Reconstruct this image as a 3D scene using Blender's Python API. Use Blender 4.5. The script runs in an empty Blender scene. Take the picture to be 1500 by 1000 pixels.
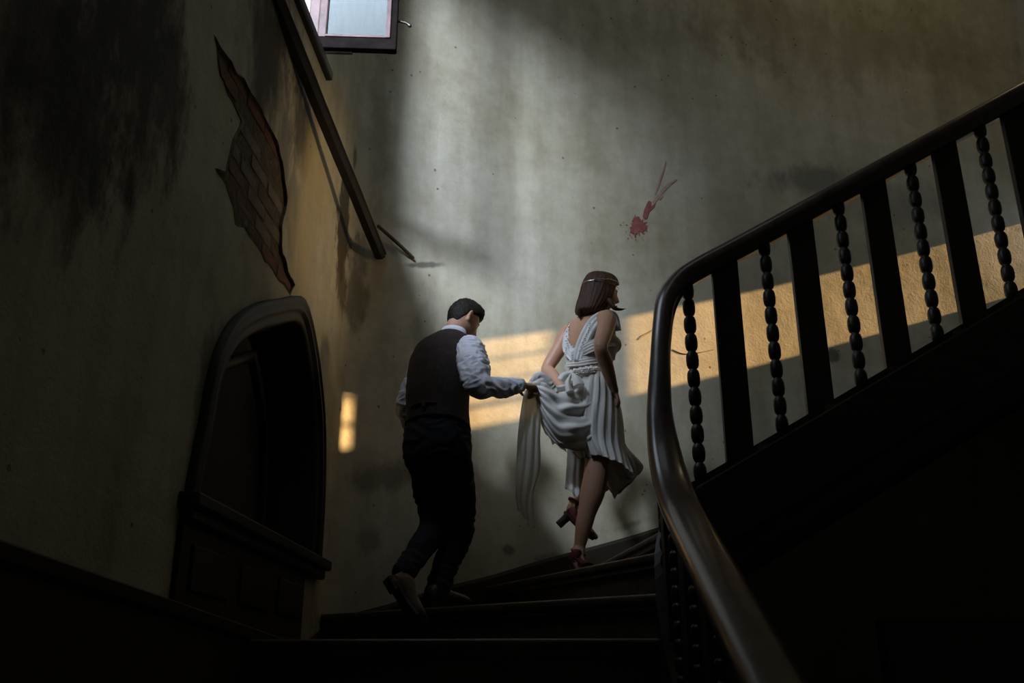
import bpy, bmesh, math, random
from mathutils import Vector, Matrix, noise, geometry
random.seed(7)
R = math.radians
scene = bpy.context.scene
col = scene.collection

# ------------------------------------------------------------------ camera, light, exposure
FPX, PITCH = 1400.0, R(20)
cam_d = bpy.data.cameras.new('camera'); cam = bpy.data.objects.new('camera', cam_d); col.objects.link(cam)
cam.location = (0, 0, 0); cam.rotation_euler = (R(90) + PITCH, 0, 0)
cam_d.sensor_width = 36; cam_d.lens = FPX / 1500 * 36; cam_d.clip_start = .02
scene.camera = cam
scene.view_settings.view_transform = 'Standard'; scene.view_settings.look = 'None'
scene.view_settings.exposure = 0.0; scene.view_settings.gamma = 1; scene.view_settings.use_curve_mapping = False
world = bpy.data.worlds.new('sky'); scene.world = world; world.use_nodes = True
bg = world.node_tree.nodes['Background']; bg.inputs[0].default_value = (.66, .80, 1.0, 1); bg.inputs[1].default_value = 0.75

def lamp(kind, name, loc, aim, energy, color, **kw):
    d = bpy.data.lights.new(name, kind); o = bpy.data.objects.new(name, d); col.objects.link(o)
    o.location = loc; o.rotation_euler = (Vector(aim) - Vector(loc)).to_track_quat('-Z', 'Y').to_euler()
    d.energy = energy; d.color = color
    for k, v in kw.items(): setattr(d, k, v)
    return o
# low evening sun coming through the landing window in the right wall
lamp('SUN', 'evening_sun', (8, 5.6, 4), (7, 5.6, 4 - .32), 12.5, (1.0, .61, .27), angle=R(.7))
# cool daylight through the high casement in the left wall
lamp('SPOT', 'casement_daylight', (-2.75, -.9, 6.15), (-1.0, 3.4, 4.35), 4500, (.74, .83, 1.0), shadow_soft_size=.5, spot_size=R(80), spot_blend=.5)
lamp('AREA', 'casement_sky', (-1.10, 3.5, 4.1), (1.2, 6.0, 2.0), 11, (.76, .86, 1.0), shape='RECTANGLE', size=1.1, size_y=1.2, spread=R(120))
lamp('SPOT', 'left_wall_fill', (4.05, 5.3, 3.6), (-1.0, 4.5, 2.4), 300, (1.0, .70, .38), shadow_soft_size=.25, spot_size=R(21), spot_blend=1.0)  # added warm fill aimed at the left wall, not a real source
# added cool fill over the stairwell, the ceiling has no opening
lamp('AREA', 'overhead_fill', (.4, 2.7, 6.0), (.25, 4.4, 0), 4, (.85, .93, 1.0), shape='RECTANGLE', size=1.6, size_y=1.2)
# added warm fill above the upper flight, out of frame, no lantern there
lamp('AREA', 'upper_flight_fill', (3.4, 4.6, 5.9), (1.8, 6.2, 3.8), 5, (1.0, .80, .48), shape='DISK', size=.8)

# ------------------------------------------------------------------ measuring helpers
CP, SP = math.cos(PITCH), math.sin(PITCH)
def ray(px, py):
    u = (px - 750) / FPX; v = (500 - py) / FPX
    return Vector((u, CP - v * SP, SP + v * CP))
def P(px, py, Y):
    d = ray(px, py); return d * (Y / d.y)
WK = .0586; WX0 = -.97; WY0 = 5.05            # left wall plane: X = WX0 + WK (Y - WY0)
def left_x(Y): return WX0 + WK * (Y - WY0)
LT = Vector((WK, 1, 0)).normalized(); LN = Vector((1, -WK, 0)).normalized()   # along the wall, into the room
L0 = Vector((left_x(-1.6), -1.6, 0))
def L(s, z, off=0): return L0 + LT * s + LN * off + Vector((0, 0, z))
SCORN = (Vector((WX0, WY0, 0)) - L0).length
def onleft(px, py):
    d = ray(px, py); k = d.x / d.y
    Y = (WX0 - WK * WY0) / (k - WK)
    return ((Vector((k * Y, Y, 0)) - L0).dot(LT), d.z / d.y * Y)
# back wall plan curve
BW = [(-.97, 5.05), (-.955, 5.14), (-.915, 5.21), (-.84, 5.28), (-.70, 5.365), (-.42, 5.5), (.2, 5.78), (.88, 6.02), (1.8, 6.27), (3, 6.47), (4.2, 6.59), (4.6, 6.62)]
def densify(pts, st):
    out = []
    for a, b in zip(pts, pts[1:]):
        a = Vector(a); b = Vector(b); n = max(1, int((b - a).length / st))
        out += [a.lerp(b, i / n) for i in range(n)]
    return out + [Vector(pts[-1])]
def cat(pts, n):
    """catmull-rom resample of a list of vectors, n samples per span"""
    pts = [Vector(p) for p in pts]; out = []
    for i in range(len(pts) - 1):
        p0 = pts[max(0, i - 1)]; p1 = pts[i]; p2 = pts[i + 1]; p3 = pts[min(len(pts) - 1, i + 2)]
        for k in range(n):
            t = k / n
            out.append(.5 * ((2 * p1) + (p2 - p0) * t + (2 * p0 - 5 * p1 + 4 * p2 - p3) * t * t + (3 * p1 - p0 - 3 * p2 + p3) * t ** 3))
    return out + [pts[-1]]
BWC = cat([(x, y) for x, y in BW], 5)
BWS = [SCORN]
for a, b in zip(BWC, BWC[1:]): BWS.append(BWS[-1] + (b - a).length)
def back_at(px, py):
    """point on the back wall: plan point, arc length, z"""
    d = ray(px, py); k = d.x / d.y
    for i, (a, b) in enumerate(zip(BWC, BWC[1:])):
        den = (b.x - a.x) - k * (b.y - a.y)
        if abs(den) < 1e-9: continue
        t = (k * a.y - a.x) / den
        if -1e-6 <= t <= 1:
            Y = a.y + (b.y - a.y) * t
            n = Vector((b.y - a.y, -(b.x - a.x), 0)).normalized()
            return Vector((k * Y, Y, d.z / d.y * Y)), BWS[i] + (b - a).length * t, n
def back_y(X):
    for a, b in zip(BWC, BWC[1:]):
        if a.x <= X <= b.x: return a.y + (b.y - a.y) * (X - a.x) / (b.x - a.x)
    return BWC[-1].y
def sz(px, py):                                 # (s, z) wherever the pixel lands
    s, z = onleft(px, py)
    if 0 < s < SCORN: return s, z
    r = back_at(px, py); return r[1], r[0].z

# ------------------------------------------------------------------ object helpers
def mk(name, bm, mat, parent=None, smooth=False, loc=None):
    me = bpy.data.meshes.new(name); bm.normal_update(); bm.to_mesh(me); bm.free()
    if mat: me.materials.append(mat)
    o = bpy.data.objects.new(name, me); col.objects.link(o)
    if smooth:
        for p in me.polygons: p.use_smooth = True
    if parent:
        o.parent = parent; o.matrix_parent_inverse = Matrix.Translation(-parent.location) if parent.type == 'EMPTY' else Matrix.Identity(4)
    return o
def tag(o, label=None, cat=None, group=None, kind=None):
    if label: o['label'] = label
    if cat: o['category'] = cat
    if group: o['group'] = group
    if kind: o['kind'] = kind
    return o
def thing(name, loc, label=None, cat=None, group=None, kind=None):
    o = bpy.data.objects.new(name, None); col.objects.link(o); o.location = loc; o.empty_display_size = .1
    return tag(o, label, cat, group, kind)
def frame_box(bm, o, ax, ay, az, sx, sy, sz_, bev=0):
    """box: corner origin o, unit axes, sizes"""
    vs = [bm.verts.new(o + ax * (sx * i) + ay * (sy * j) + az * (sz_ * k)) for i in (0, 1) for j in (0, 1) for k in (0, 1)]
    fs = [(0, 1, 3, 2), (4, 6, 7, 5), (0, 4, 5, 1), (2, 3, 7, 6), (0, 2, 6, 4), (1, 5, 7, 3)]
    faces = [bm.faces.new([vs[i] for i in f]) for f in fs]
    if bev:
        es = list({e for f in faces for e in f.edges})
        bmesh.ops.bevel(bm, geom=es, offset=bev, segments=2, affect='EDGES', profile=.5)
    return vs
X3, Y3, Z3 = Vector((1, 0, 0)), Vector((0, 1, 0)), Vector((0, 0, 1))
def box(bm, x0, y0, z0, x1, y1, z1, bev=0): frame_box(bm, Vector((x0, y0, z0)), X3, Y3, Z3, x1 - x0, y1 - y0, z1 - z0, bev)
def prism(bm, poly, z0, z1):
    n = len(poly); a = [bm.verts.new((p[0], p[1], z0)) for p in poly]; b = [bm.verts.new((p[0], p[1], z1)) for p in poly]
    bm.faces.new(a[::-1]); bm.faces.new(b)
    for i in range(n): bm.faces.new((a[i], a[(i + 1) % n], b[(i + 1) % n], b[i]))
def loft(bm, rings, caps=True, closed=True):
    vr = [[bm.verts.new(p) for p in r] for r in rings]; n = len(vr[0])
    for a, b in zip(vr, vr[1:]):
        for i in range(n if closed else n - 1):
            j = (i + 1) % n
            bm.faces.new((a[i], a[j], b[j], b[i]))
    if caps and closed:
        bm.faces.new(vr[0][::-1]); bm.faces.new(vr[-1])
    return vr
def frames(pts):
    """parallel transport frames"""
    T = []
    for i in range(len(pts)):
        T.append((pts[min(i + 1, len(pts) - 1)] - pts[max(i - 1, 0)]).normalized())
    u = T[0].cross(Vector((.3, .2, 1))).normalized(); out = []
    for t in T:
        u = (u - t * u.dot(t)).normalized(); out.append((u, t.cross(u)))
    return out
def tube(bm, pts, rad, n=14, sub=6, fl=1.0, round_ends=True):
    """smooth tube through pts, radii list; fl flattens second axis"""
    pts = [Vector(p) for p in pts]
    q = cat([(*p, r) if False else Vector((p.x, p.y, p.z)) for p, r in zip(pts, rad)], sub)
    rr = []
    for i in range(len(rad) - 1):
        for k in range(sub):
            t = k / sub; t = t * t * (3 - 2 * t); rr.append(rad[i] * (1 - t) + rad[i + 1] * t)
    rr.append(rad[-1])
    fr = frames(q)
    rings = []
    def ring(c, r, f): return [c + f[0] * (r * math.cos(2 * math.pi * k / n)) + f[1] * (r * fl * math.sin(2 * math.pi * k / n)) for k in range(n)]
    if round_ends:
        t0 = (q[0] - q[1]).normalized()
        for a in (80, 55, 28): rings.append(ring(q[0] + t0 * rr[0] * math.sin(R(a)), rr[0] * math.cos(R(a)), fr[0]))
    for c, r, f in zip(q, rr, fr): rings.append(ring(c, r, f))
    if round_ends:
        t1 = (q[-1] - q[-2]).normalized()
        for a in (28, 55, 80): rings.append(ring(q[-1] + t1 * rr[-1] * math.sin(R(a)), rr[-1] * math.cos(R(a)), fr[-1]))
    loft(bm, rings)
def remesh(o, voxel, smooth_it=4):
    m = o.modifiers.new('r', 'REMESH'); m.mode = 'VOXEL'; m.voxel_size = voxel; m.use_smooth_shade = True
    if smooth_it:
        s = o.modifiers.new('s', 'SMOOTH'); s.iterations = smooth_it; s.factor = .5
    dg = bpy.context.evaluated_depsgraph_get(); dg.update()
    me = bpy.data.meshes.new_from_object(o.evaluated_get(dg)); mats = [m for m in o.data.materials]
    o.modifiers.clear(); old = o.data; o.data = me; bpy.data.meshes.remove(old)
    if not me.materials:
        for m in mats: me.materials.append(m)
    for p in me.polygons: p.use_smooth = True
    return o

# ------------------------------------------------------------------ materials
def newmat(name):
    m = bpy.data.materials.new(name); m.use_nodes = True
    nt = m.node_tree; b = nt.nodes['Principled BSDF']; return m, nt, b
def N(nt, t, **kw):
    n = nt.nodes.new(t)
    for k, v in kw.items():
        if k.startswith('i_'): n.inputs[int(k[2:])].default_value = v
        else: setattr(n, k, v)
    return n
def ramp(nt, src, stops):
    r = N(nt, 'ShaderNodeValToRGB'); e = r.color_ramp.elements
    e[0].position, e[0].color = stops[0][0], (*stops[0][1], 1); e[1].position, e[1].color = stops[-1][0], (*stops[-1][1], 1)
    for p, c in stops[1:-1]:
        x = e.new(p); x.color = (*c, 1)
    nt.links.new(src, r.inputs[0]); return r.outputs[0]
def simple(name, c1, c2, scale=8, rough=.6, bump=.2, stretch=(1, 1, 1), spec=.4, detail=6, dist=.01, coat=0, bscale=None, sheen=0):
    m, nt, b = newmat(name)
    tc = N(nt, 'ShaderNodeTexCoord'); mp = N(nt, 'ShaderNodeMapping'); mp.inputs['Scale'].default_value = stretch
    nt.links.new(tc.outputs['Object'], mp.inputs[0])
    n = N(nt, 'ShaderNodeTexNoise'); n.inputs['Scale'].default_value = scale; n.inputs['Detail'].default_value = detail
    nt.links.new(mp.outputs[0], n.inputs['Vector'])
    nt.links.new(ramp(nt, n.outputs['Fac'], [(.3, c1), (.7, c2)]), b.inputs['Base Color'])
    b.inputs['Roughness'].default_value = rough; b.inputs['Specular IOR Level'].default_value = spec
    if coat: b.inputs['Coat Weight'].default_value = coat; b.inputs['Coat Roughness'].default_value = .12
    if sheen: b.inputs['Sheen Weight'].default_value = sheen
    if bump:
        n2 = N(nt, 'ShaderNodeTexNoise'); n2.inputs['Scale'].default_value = bscale or scale * 3; n2.inputs['Detail'].default_value = 5
        nt.links.new(mp.outputs[0], n2.inputs['Vector'])
        bp = N(nt, 'ShaderNodeBump'); bp.inputs['Strength'].default_value = bump; bp.inputs['Distance'].default_value = dist
        nt.links.new(n2.outputs['Fac'], bp.inputs['Height']); nt.links.new(bp.outputs[0], b.inputs['Normal'])
    return m

def plaster():
    m, nt, b = newmat('old_plaster')
    uv = N(nt, 'ShaderNodeUVMap')
    def noise_(scale, detail=8, rough=.6, stretch=(1, 1, 1), off=(0, 0, 0), dist=0):
        mp = N(nt, 'ShaderNodeMapping'); mp.inputs['Scale'].default_value = stretch; mp.inputs['Location'].default_value = off
        nt.links.new(uv.outputs[0], mp.inputs[0])
        n = N(nt, 'ShaderNodeTexNoise'); n.inputs['Scale'].default_value = scale; n.inputs['Detail'].default_value = detail
        n.inputs['Roughness'].default_value = rough; n.inputs['Distortion'].default_value = dist
        nt.links.new(mp.outputs[0], n.inputs['Vector']); return n
    def mth(op, a, b_=None, c=None):
        n = N(nt, 'ShaderNodeMath', operation=op)
        for i, v in enumerate((a, b_, c)):
            if v is None: continue
            if isinstance(v, (int, float)): n.inputs[i].default_value = v
            else: nt.links.new(v, n.inputs[i])
        return n.outputs[0]
    def mix(f, a, c):
        n = N(nt, 'ShaderNodeMix', data_type='RGBA')
        if isinstance(f, (int, float)): n.inputs[0].default_value = f
        else: nt.links.new(f, n.inputs[0])
        for i, v in ((6, a), (7, c)):
            if isinstance(v, tuple): n.inputs[i].default_value = (*v, 1)
            else: nt.links.new(v, n.inputs[i])
        return n.outputs[2]
    base = ramp(nt, noise_(.9, 6).outputs['Fac'], [(.3, (.39, .36, .25)), (.5, (.50, .475, .365)), (.72, (.56, .54, .45))])
    streak = ramp(nt, noise_(2.2, 5, .6, (2.2, .35, 1), (3, 1, 0)).outputs['Fac'], [(.35, (.76, .74, .70)), (.6, (1, 1, 1))])
    mu = N(nt, 'ShaderNodeMix', data_type='RGBA', blend_type='MULTIPLY'); mu.inputs[0].default_value = .75
    nt.links.new(base, mu.inputs[6]); nt.links.new(streak, mu.inputs[7]); c = mu.outputs[2]
    mott = ramp(nt, noise_(7, 8, .7).outputs['Fac'], [(.3, (.74, .73, .68)), (.6, (1.0, 1.0, 1.0))])
    mu = N(nt, 'ShaderNodeMix', data_type='RGBA', blend_type='MULTIPLY'); mu.inputs[0].default_value = .7
    nt.links.new(c, mu.inputs[6]); nt.links.new(mott, mu.inputs[7]); c = mu.outputs[2]
    dn = noise_(3.5, 8, .65, (1.5, .6, 1)); dn2 = noise_(14, 8, .7, (1.3, .7, 1), (5, 2, 0))
    def blob(px, py, rs, rz, rot=0, soft=.5, amt=.9):
        s, z = sz(px, py) if py is not None else px
        mp = N(nt, 'ShaderNodeMapping', vector_type='TEXTURE')
        mp.inputs['Location'].default_value = (s, z, 0); mp.inputs['Rotation'].default_value = (0, 0, R(rot)); mp.inputs['Scale'].default_value = (rs, rz, 1)
        nt.links.new(uv.outputs[0], mp.inputs[0])
        ln = N(nt, 'ShaderNodeVectorMath', operation='LENGTH'); nt.links.new(mp.outputs[0], ln.inputs[0])
        d = mth('MULTIPLY_ADD', mth('SUBTRACT', dn.outputs['Fac'], .5), 2.6, ln.outputs['Value'])
        d = mth('MULTIPLY_ADD', mth('SUBTRACT', dn2.outputs['Fac'], .5), 1.1, d)
        mr = N(nt, 'ShaderNodeMapRange', interpolation_type='SMOOTHSTEP'); mr.inputs['From Min'].default_value = 1.0 + soft * .5; mr.inputs['From Max'].default_value = 1.0 - soft
        mr.inputs['To Max'].default_value = amt
        nt.links.new(d, mr.inputs[0]); return mr.outputs[0]
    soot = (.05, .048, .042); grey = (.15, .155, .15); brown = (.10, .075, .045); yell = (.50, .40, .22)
    for (px, py, rs, rz, rot, soft, amt, cc) in STAINS_AND_GLOW:
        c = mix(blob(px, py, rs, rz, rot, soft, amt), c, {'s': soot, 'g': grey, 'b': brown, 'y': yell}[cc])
    # small chips and specks
    v = N(nt, 'ShaderNodeTexVoronoi', feature='F1'); v.inputs['Scale'].default_value = 9
    nt.links.new(uv.outputs[0], v.inputs['Vector'])
    gate = mth('GREATER_THAN', noise_(2.0, 4, .6, (1, 1, 1), (9, 4, 0)).outputs['Fac'], .5)
    spk = mth('MULTIPLY', mth('LESS_THAN', mth('MULTIPLY_ADD', dn2.outputs['Fac'], .12, v.outputs['Distance']), .135), gate)
    c = mix(mth('MULTIPLY', spk, .7), c, (.09, .08, .06))
    nt.links.new(c, b.inputs['Base Color'])
    b.inputs['Roughness'].default_value = .85; b.inputs['Specular IOR Level'].default_value = .2
    # relief: trowel waves, grit, chips, cracks
    h = mth('MULTIPLY', noise_(2.4, 4, .5).outputs['Fac'], .55)
    h = mth('MULTIPLY_ADD', noise_(16, 8, .62, (1, 1.3, 1)).outputs['Fac'], .12, h)
    h = mth('MULTIPLY_ADD', noise_(60, 4, .6).outputs['Fac'], .09, h)
    h = mth('MULTIPLY_ADD', spk, -.22, h)
    cr = noise_(1.5, 7, .6, (1, 1, 1), (2, 7, 0), .3)
    crk = mth('LESS_THAN', mth('ABSOLUTE', mth('SUBTRACT', cr.outputs['Fac'], .47)), .0022)
    h = mth('MULTIPLY_ADD', crk, -.08, h)
    bp = N(nt, 'ShaderNodeBump'); bp.inputs['Strength'].default_value = .7; bp.inputs['Distance'].default_value = .03
    nt.links.new(h, bp.inputs['Height']); nt.links.new(bp.outputs[0], b.inputs['Normal'])
    return m
# soot, damp, grime, brown tones and painted warm glow on the plaster: pixel-measured centre, radii in metres along the wall and up
STAINS_AND_GLOW = [
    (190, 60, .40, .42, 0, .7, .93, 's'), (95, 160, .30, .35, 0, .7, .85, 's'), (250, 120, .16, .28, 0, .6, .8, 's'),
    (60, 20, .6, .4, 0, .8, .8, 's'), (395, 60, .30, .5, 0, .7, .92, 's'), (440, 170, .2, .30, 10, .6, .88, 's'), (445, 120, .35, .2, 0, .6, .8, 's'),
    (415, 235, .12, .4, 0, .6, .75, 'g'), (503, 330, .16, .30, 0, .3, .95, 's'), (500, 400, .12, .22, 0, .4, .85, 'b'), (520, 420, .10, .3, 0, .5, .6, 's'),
    (430, 300, .10, .3, 0, .5, .6, 'g'), (445, 360, .22, .55, 0, .8, .6, 'y'), (470, 260, .25, .3, 0, .8, .5, 'y'),  # the yellow patches paint warm light onto the left wall
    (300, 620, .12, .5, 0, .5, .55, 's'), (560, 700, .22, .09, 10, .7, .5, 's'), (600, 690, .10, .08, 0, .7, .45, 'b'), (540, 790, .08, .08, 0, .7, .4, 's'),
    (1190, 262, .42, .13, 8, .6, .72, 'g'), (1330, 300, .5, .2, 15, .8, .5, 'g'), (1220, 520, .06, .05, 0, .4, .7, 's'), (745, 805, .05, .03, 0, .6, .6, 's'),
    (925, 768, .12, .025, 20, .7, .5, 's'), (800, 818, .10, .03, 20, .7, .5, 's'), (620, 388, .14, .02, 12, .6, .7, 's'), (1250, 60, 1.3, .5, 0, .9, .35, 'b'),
    (560, 130, .10, .9, 0, .8, .45, 'b'), (520, 230, .04, .12, 0, .4, .7, 's'), (980, 60, .7, .25, 0, .9, .3, 'b'), (620, 480, .08, .25, 0, .6, .35, 'b'),  # includes a tall brown column by the corner and a broad upper-right tone
]
M = {}
M['plaster'] = plaster()
M['dark_wood'] = simple('dark_varnished_wood', (.010, .006, .004), (.026, .015, .010), 6, .42, .25, (1, 1, 6), .32, dist=.003)
M['rail'] = simple('polished_rail_wood', (.030, .018, .014), (.062, .038, .032), 5, .32, .12, (3, 3, 1), .5, coat=.25, dist=.002)
M['step'] = simple('worn_step_wood', (.02, .015, .010), (.075, .06, .042), 4, .42, .4, (1, 6, 6), .5, dist=.006)
M['paint'] = simple('brown_dado_paint', (.018, .014, .008), (.034, .026, .015), 5, .6, .3, spec=.3, dist=.004)
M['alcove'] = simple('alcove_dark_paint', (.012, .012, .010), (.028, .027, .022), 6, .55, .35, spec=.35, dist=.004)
M['brick'] = [simple('brick_red', (.10, .045, .028), (.17, .075, .045), 14, .9, .6, dist=.006),
              simple('brick_brown', (.085, .055, .035), (.14, .09, .06), 14, .9, .6, dist=.006),
              simple('brick_mortared', (.13, .11, .08), (.19, .155, .11), 12, .95, .7, dist=.008)]
M['mortar'] = simple('crumbled_mortar', (.06, .045, .03), (.13, .10, .068), 18, .95, .8, dist=.012)
M['edge'] = simple('broken_plaster_edge', (.12, .10, .07), (.26, .23, .17), 20, .95, .8, dist=.01)
M['trim'] = simple('sooty_trim_paint', (.012, .011, .010), (.035, .032, .028), 7, .5, .4, (1, 1, 1), .4, dist=.004)
M['sash'] = simple('sash_paint_brown', (.06, .032, .03), (.16, .085, .08), 14, .5, .4, dist=.003)
M['sash_dark'] = simple('sash_shade_dark', (.006, .004, .004), (.014, .010, .009), 14, .9, .4, dist=.003, spec=.08)  # near-black colour paints in the backlit shade of the open leaf
M['iron'] = simple('dull_iron', (.05, .045, .04), (.12, .10, .08), 20, .45, .3)
M['iron'].node_tree.nodes['Principled BSDF'].inputs['Metallic'].default_value = .8
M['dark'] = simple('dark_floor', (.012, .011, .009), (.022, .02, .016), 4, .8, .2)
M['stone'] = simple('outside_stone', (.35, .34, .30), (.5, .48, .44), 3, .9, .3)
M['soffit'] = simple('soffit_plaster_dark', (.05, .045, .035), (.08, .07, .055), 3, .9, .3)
M['stick'] = simple('grey_old_batten', (.06, .05, .035), (.14, .11, .08), 12, .8, .4)
def glass():
    m, nt, b = newmat('dusty_old_glass')
    tc = N(nt, 'ShaderNodeTexCoord'); n = N(nt, 'ShaderNodeTexNoise'); n.inputs['Scale'].default_value = 9; n.inputs['Detail'].default_value = 8
    mp = N(nt, 'ShaderNodeMapping'); mp.inputs['Scale'].default_value = (3, 3, .5); nt.links.new(tc.outputs['Object'], mp.inputs[0]); nt.links.new(mp.outputs[0], n.inputs['Vector'])
    gl = N(nt, 'ShaderNodeBsdfGlossy'); gl.inputs['Roughness'].default_value = .06; gl.inputs[0].default_value = (.8, .9, .92, 1)
    tr = N(nt, 'ShaderNodeBsdfTransparent'); tr.inputs[0].default_value = (.90, .90, .91, 1)
    df = N(nt, 'ShaderNodeBsdfDiffuse'); df.inputs[0].default_value = (.16, .20, .20, 1)
    fr = N(nt, 'ShaderNodeFresnel'); fr.inputs[0].default_value = 1.5
    m1 = N(nt, 'ShaderNodeMixShader'); nt.links.new(fr.outputs[0], m1.inputs[0]); nt.links.new(tr.outputs[0], m1.inputs[1]); nt.links.new(gl.outputs[0], m1.inputs[2])
    mr = N(nt, 'ShaderNodeMapRange'); mr.inputs['From Min'].default_value = .35; mr.inputs['From Max'].default_value = .75; mr.inputs['To Min'].default_value = .0; mr.inputs['To Max'].default_value = .045
    nt.links.new(n.outputs['Fac'], mr.inputs[0])
    m2 = N(nt, 'ShaderNodeMixShader'); nt.links.new(mr.outputs[0], m2.inputs[0]); nt.links.new(m1.outputs[0], m2.inputs[1]); nt.links.new(df.outputs[0], m2.inputs[2])
    nt.links.new(m2.outputs[0], nt.nodes['Material Output'].inputs[0]); return m
M['glass'] = glass()
M['paint_red'] = simple('dried_red_paint', (.20, .05, .045), (.30, .10, .09), 25, .7, .3)
M['paint_faint'] = simple('faint_red_paint', (.30, .17, .14), (.42, .33, .28), 30, .7, .3)
M['ochre'] = simple('ochre_scratch', (.25, .16, .07), (.36, .25, .12), 25, .8, .3)
M['skin'] = simple('skin', (.42, .235, .155), (.50, .29, .20), 6, .5, .08, dist=.002)
M['skin_f'] = simple('skin_tan', (.48, .265, .17), (.55, .32, .215), 6, .48, .08, dist=.002)
for k in ('skin', 'skin_f'):
    b = M[k].node_tree.nodes['Principled BSDF']; b.inputs['Subsurface Weight'].default_value = .08; b.inputs['Subsurface Radius'].default_value = (.01, .004, .002)
M['shirt'] = simple('white_shirt_cotton', (.58, .60, .68), (.68, .70, .78), 5, .8, .25, dist=.006, bscale=22)
M['vest'] = simple('brown_tweed', (.018, .013, .010), (.034, .024, .019), 60, .9, .3, dist=.003)
M['satin'] = simple('vest_strap', (.05, .045, .045), (.07, .065, .065), 20, .5, .2)
M['trouser'] = simple('navy_trouser_wool', (.007, .009, .014), (.012, .015, .022), 30, .9, .2, dist=.003)
M['leather'] = simple('brown_shoe_leather', (.075, .045, .022), (.12, .075, .04), 14, .45, .2)
M['sole'] = simple('dark_sole', (.03, .022, .015), (.05, .035, .025), 14, .6, .2)
M['hair_m'] = simple('black_hair', (.005, .004, .003), (.012, .009, .007), 60, .65, .8, (1, 1, 1), .25, dist=.006, bscale=120)
M['hair_f'] = simple('dark_brown_hair', (.028, .012, .006), (.075, .034, .018), 30, .5, .7, (9, 9, 1), .25, dist=.004, bscale=40)
M['eye'] = simple('eye_white', (.6, .6, .58), (.7, .7, .68), 4, .2, 0)
M['iris'] = simple('dark_iris', (.02, .012, .008), (.03, .02, .01), 4, .15, 0)
M['lip'] = simple('lips', (.36, .12, .10), (.42, .16, .13), 10, .4, .1)
M['suede'] = simple('burgundy_suede', (.11, .022, .025), (.17, .04, .042), 40, .85, .3)
M['heel'] = simple('dark_heel', (.05, .02, .015), (.08, .03, .025), 30, .5, .1)
M['silver'] = simple('silver_jewellery', (.7, .68, .62), (.85, .83, .78), 30, .25, .2)
M['silver'].node_tree.nodes['Principled BSDF'].inputs['Metallic'].default_value = .9
def cloth(name, c1, c2, trans, transp=0):
    m = simple(name, c1, c2, 7, .75, .25, (1, 1, 1), .3, dist=.004, bscale=45, sheen=.2)
    nt = m.node_tree; b = nt.nodes['Principled BSDF']; out = nt.nodes['Material Output']
    t = N(nt, 'ShaderNodeBsdfTranslucent'); t.inputs[0].default_value = (*c2, 1)
    mx = N(nt, 'ShaderNodeMixShader'); mx.inputs[0].default_value = trans
    nt.links.new(b.outputs[0], mx.inputs[1]); nt.links.new(t.outputs[0], mx.inputs[2]); last = mx
    if transp:
        tr = N(nt, 'ShaderNodeBsdfTransparent'); m2 = N(nt, 'ShaderNodeMixShader'); m2.inputs[0].default_value = transp
        nt.links.new(mx.outputs[0], m2.inputs[1]); nt.links.new(tr.outputs[0], m2.inputs[2]); last = m2
    nt.links.new(last.outputs[0], out.inputs[0]); return m
M['dress'] = cloth('ivory_silk', (.70, .70, .66), (.82, .82, .78), .12)
M['lace'] = cloth('ivory_beaded_lace', (.62, .63, .62), (.80, .81, .80), .1)
M['chiffon'] = cloth('sheer_chiffon', (.62, .63, .58), (.74, .75, .70), .3, .22)

# ------------------------------------------------------------------ walls
ZF, ZC = -2.6, 6.2
def uvset(o, fn):
    me = o.data; uvl = me.uv_layers.new(name='UVMap')
    for l in me.loops: uvl.data[l.index].uv = fn(me.vertices[l.vertex_index].co)
def inside(p, poly):
    x, y = p; c = False
    for (x0, y0), (x1, y1) in zip(poly, poly[1:] + poly[:1]):
        if (y0 > y) != (y1 > y) and x < (x1 - x0) * (y - y0) / (y1 - y0) + x0: c = not c
    return c
def area(poly): return sum(a[0] * b[1] - b[0] * a[1] for a, b in zip(poly, poly[1:] + poly[:1])) / 2
# holes in the left wall, in (s, z)
def YtoS(Y): return (Vector((left_x(Y), Y, 0)) - L0).dot(LT)
WIN = (YtoS(1.9), YtoS(4.36), 3.16, 5.15)
win_poly = [(WIN[0], WIN[2]), (WIN[1], WIN[2]), (WIN[1], WIN[3]), (WIN[0], WIN[3])]
# alcove outline (outer silhouette of the moulding)
ALC_PX = [(271, 705), (283, 650), (293, 600), (300, 560), (310, 520), (325, 485), (345, 460), (375, 443), (408, 437), (440, 437), (456, 500), (464, 560), (469, 620), (469, 700), (466, 770), (462, 828)]
alc_out = [onleft(*p) for p in ALC_PX]
alc_out = [(v.x, v.y) for v in cat([Vector(p) for p in alc_out], 4)]
def offset_open(poly, d):
    out = []
    for i, p in enumerate(poly):
        a = Vector(poly[max(0, i - 1)]); b = Vector(poly[min(len(poly) - 1, i + 1)]); t = (b - a).normalized()
        out.append((p[0] + t.y * d, p[1] - t.x * d))
    return out
def smooth2(poly, it):
    p = [Vector(q) for q in poly]
    for _ in range(it): p = [p[0]] + [(p[i - 1] + p[i] * 2 + p[i + 1]) / 4 for i in range(1, len(p) - 1)] + [p[-1]]
    return [(q.x, q.y) for q in p]
alc_out = smooth2(alc_out, 1)
alc_hole = smooth2(offset_open(alc_out, .12), 2)
ZSILL = (alc_out[0][1] + alc_out[-1][1]) / 2
alc_hole[0] = (alc_hole[0][0], ZSILL); alc_hole[-1] = (alc_hole[-1][0], ZSILL)
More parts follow.
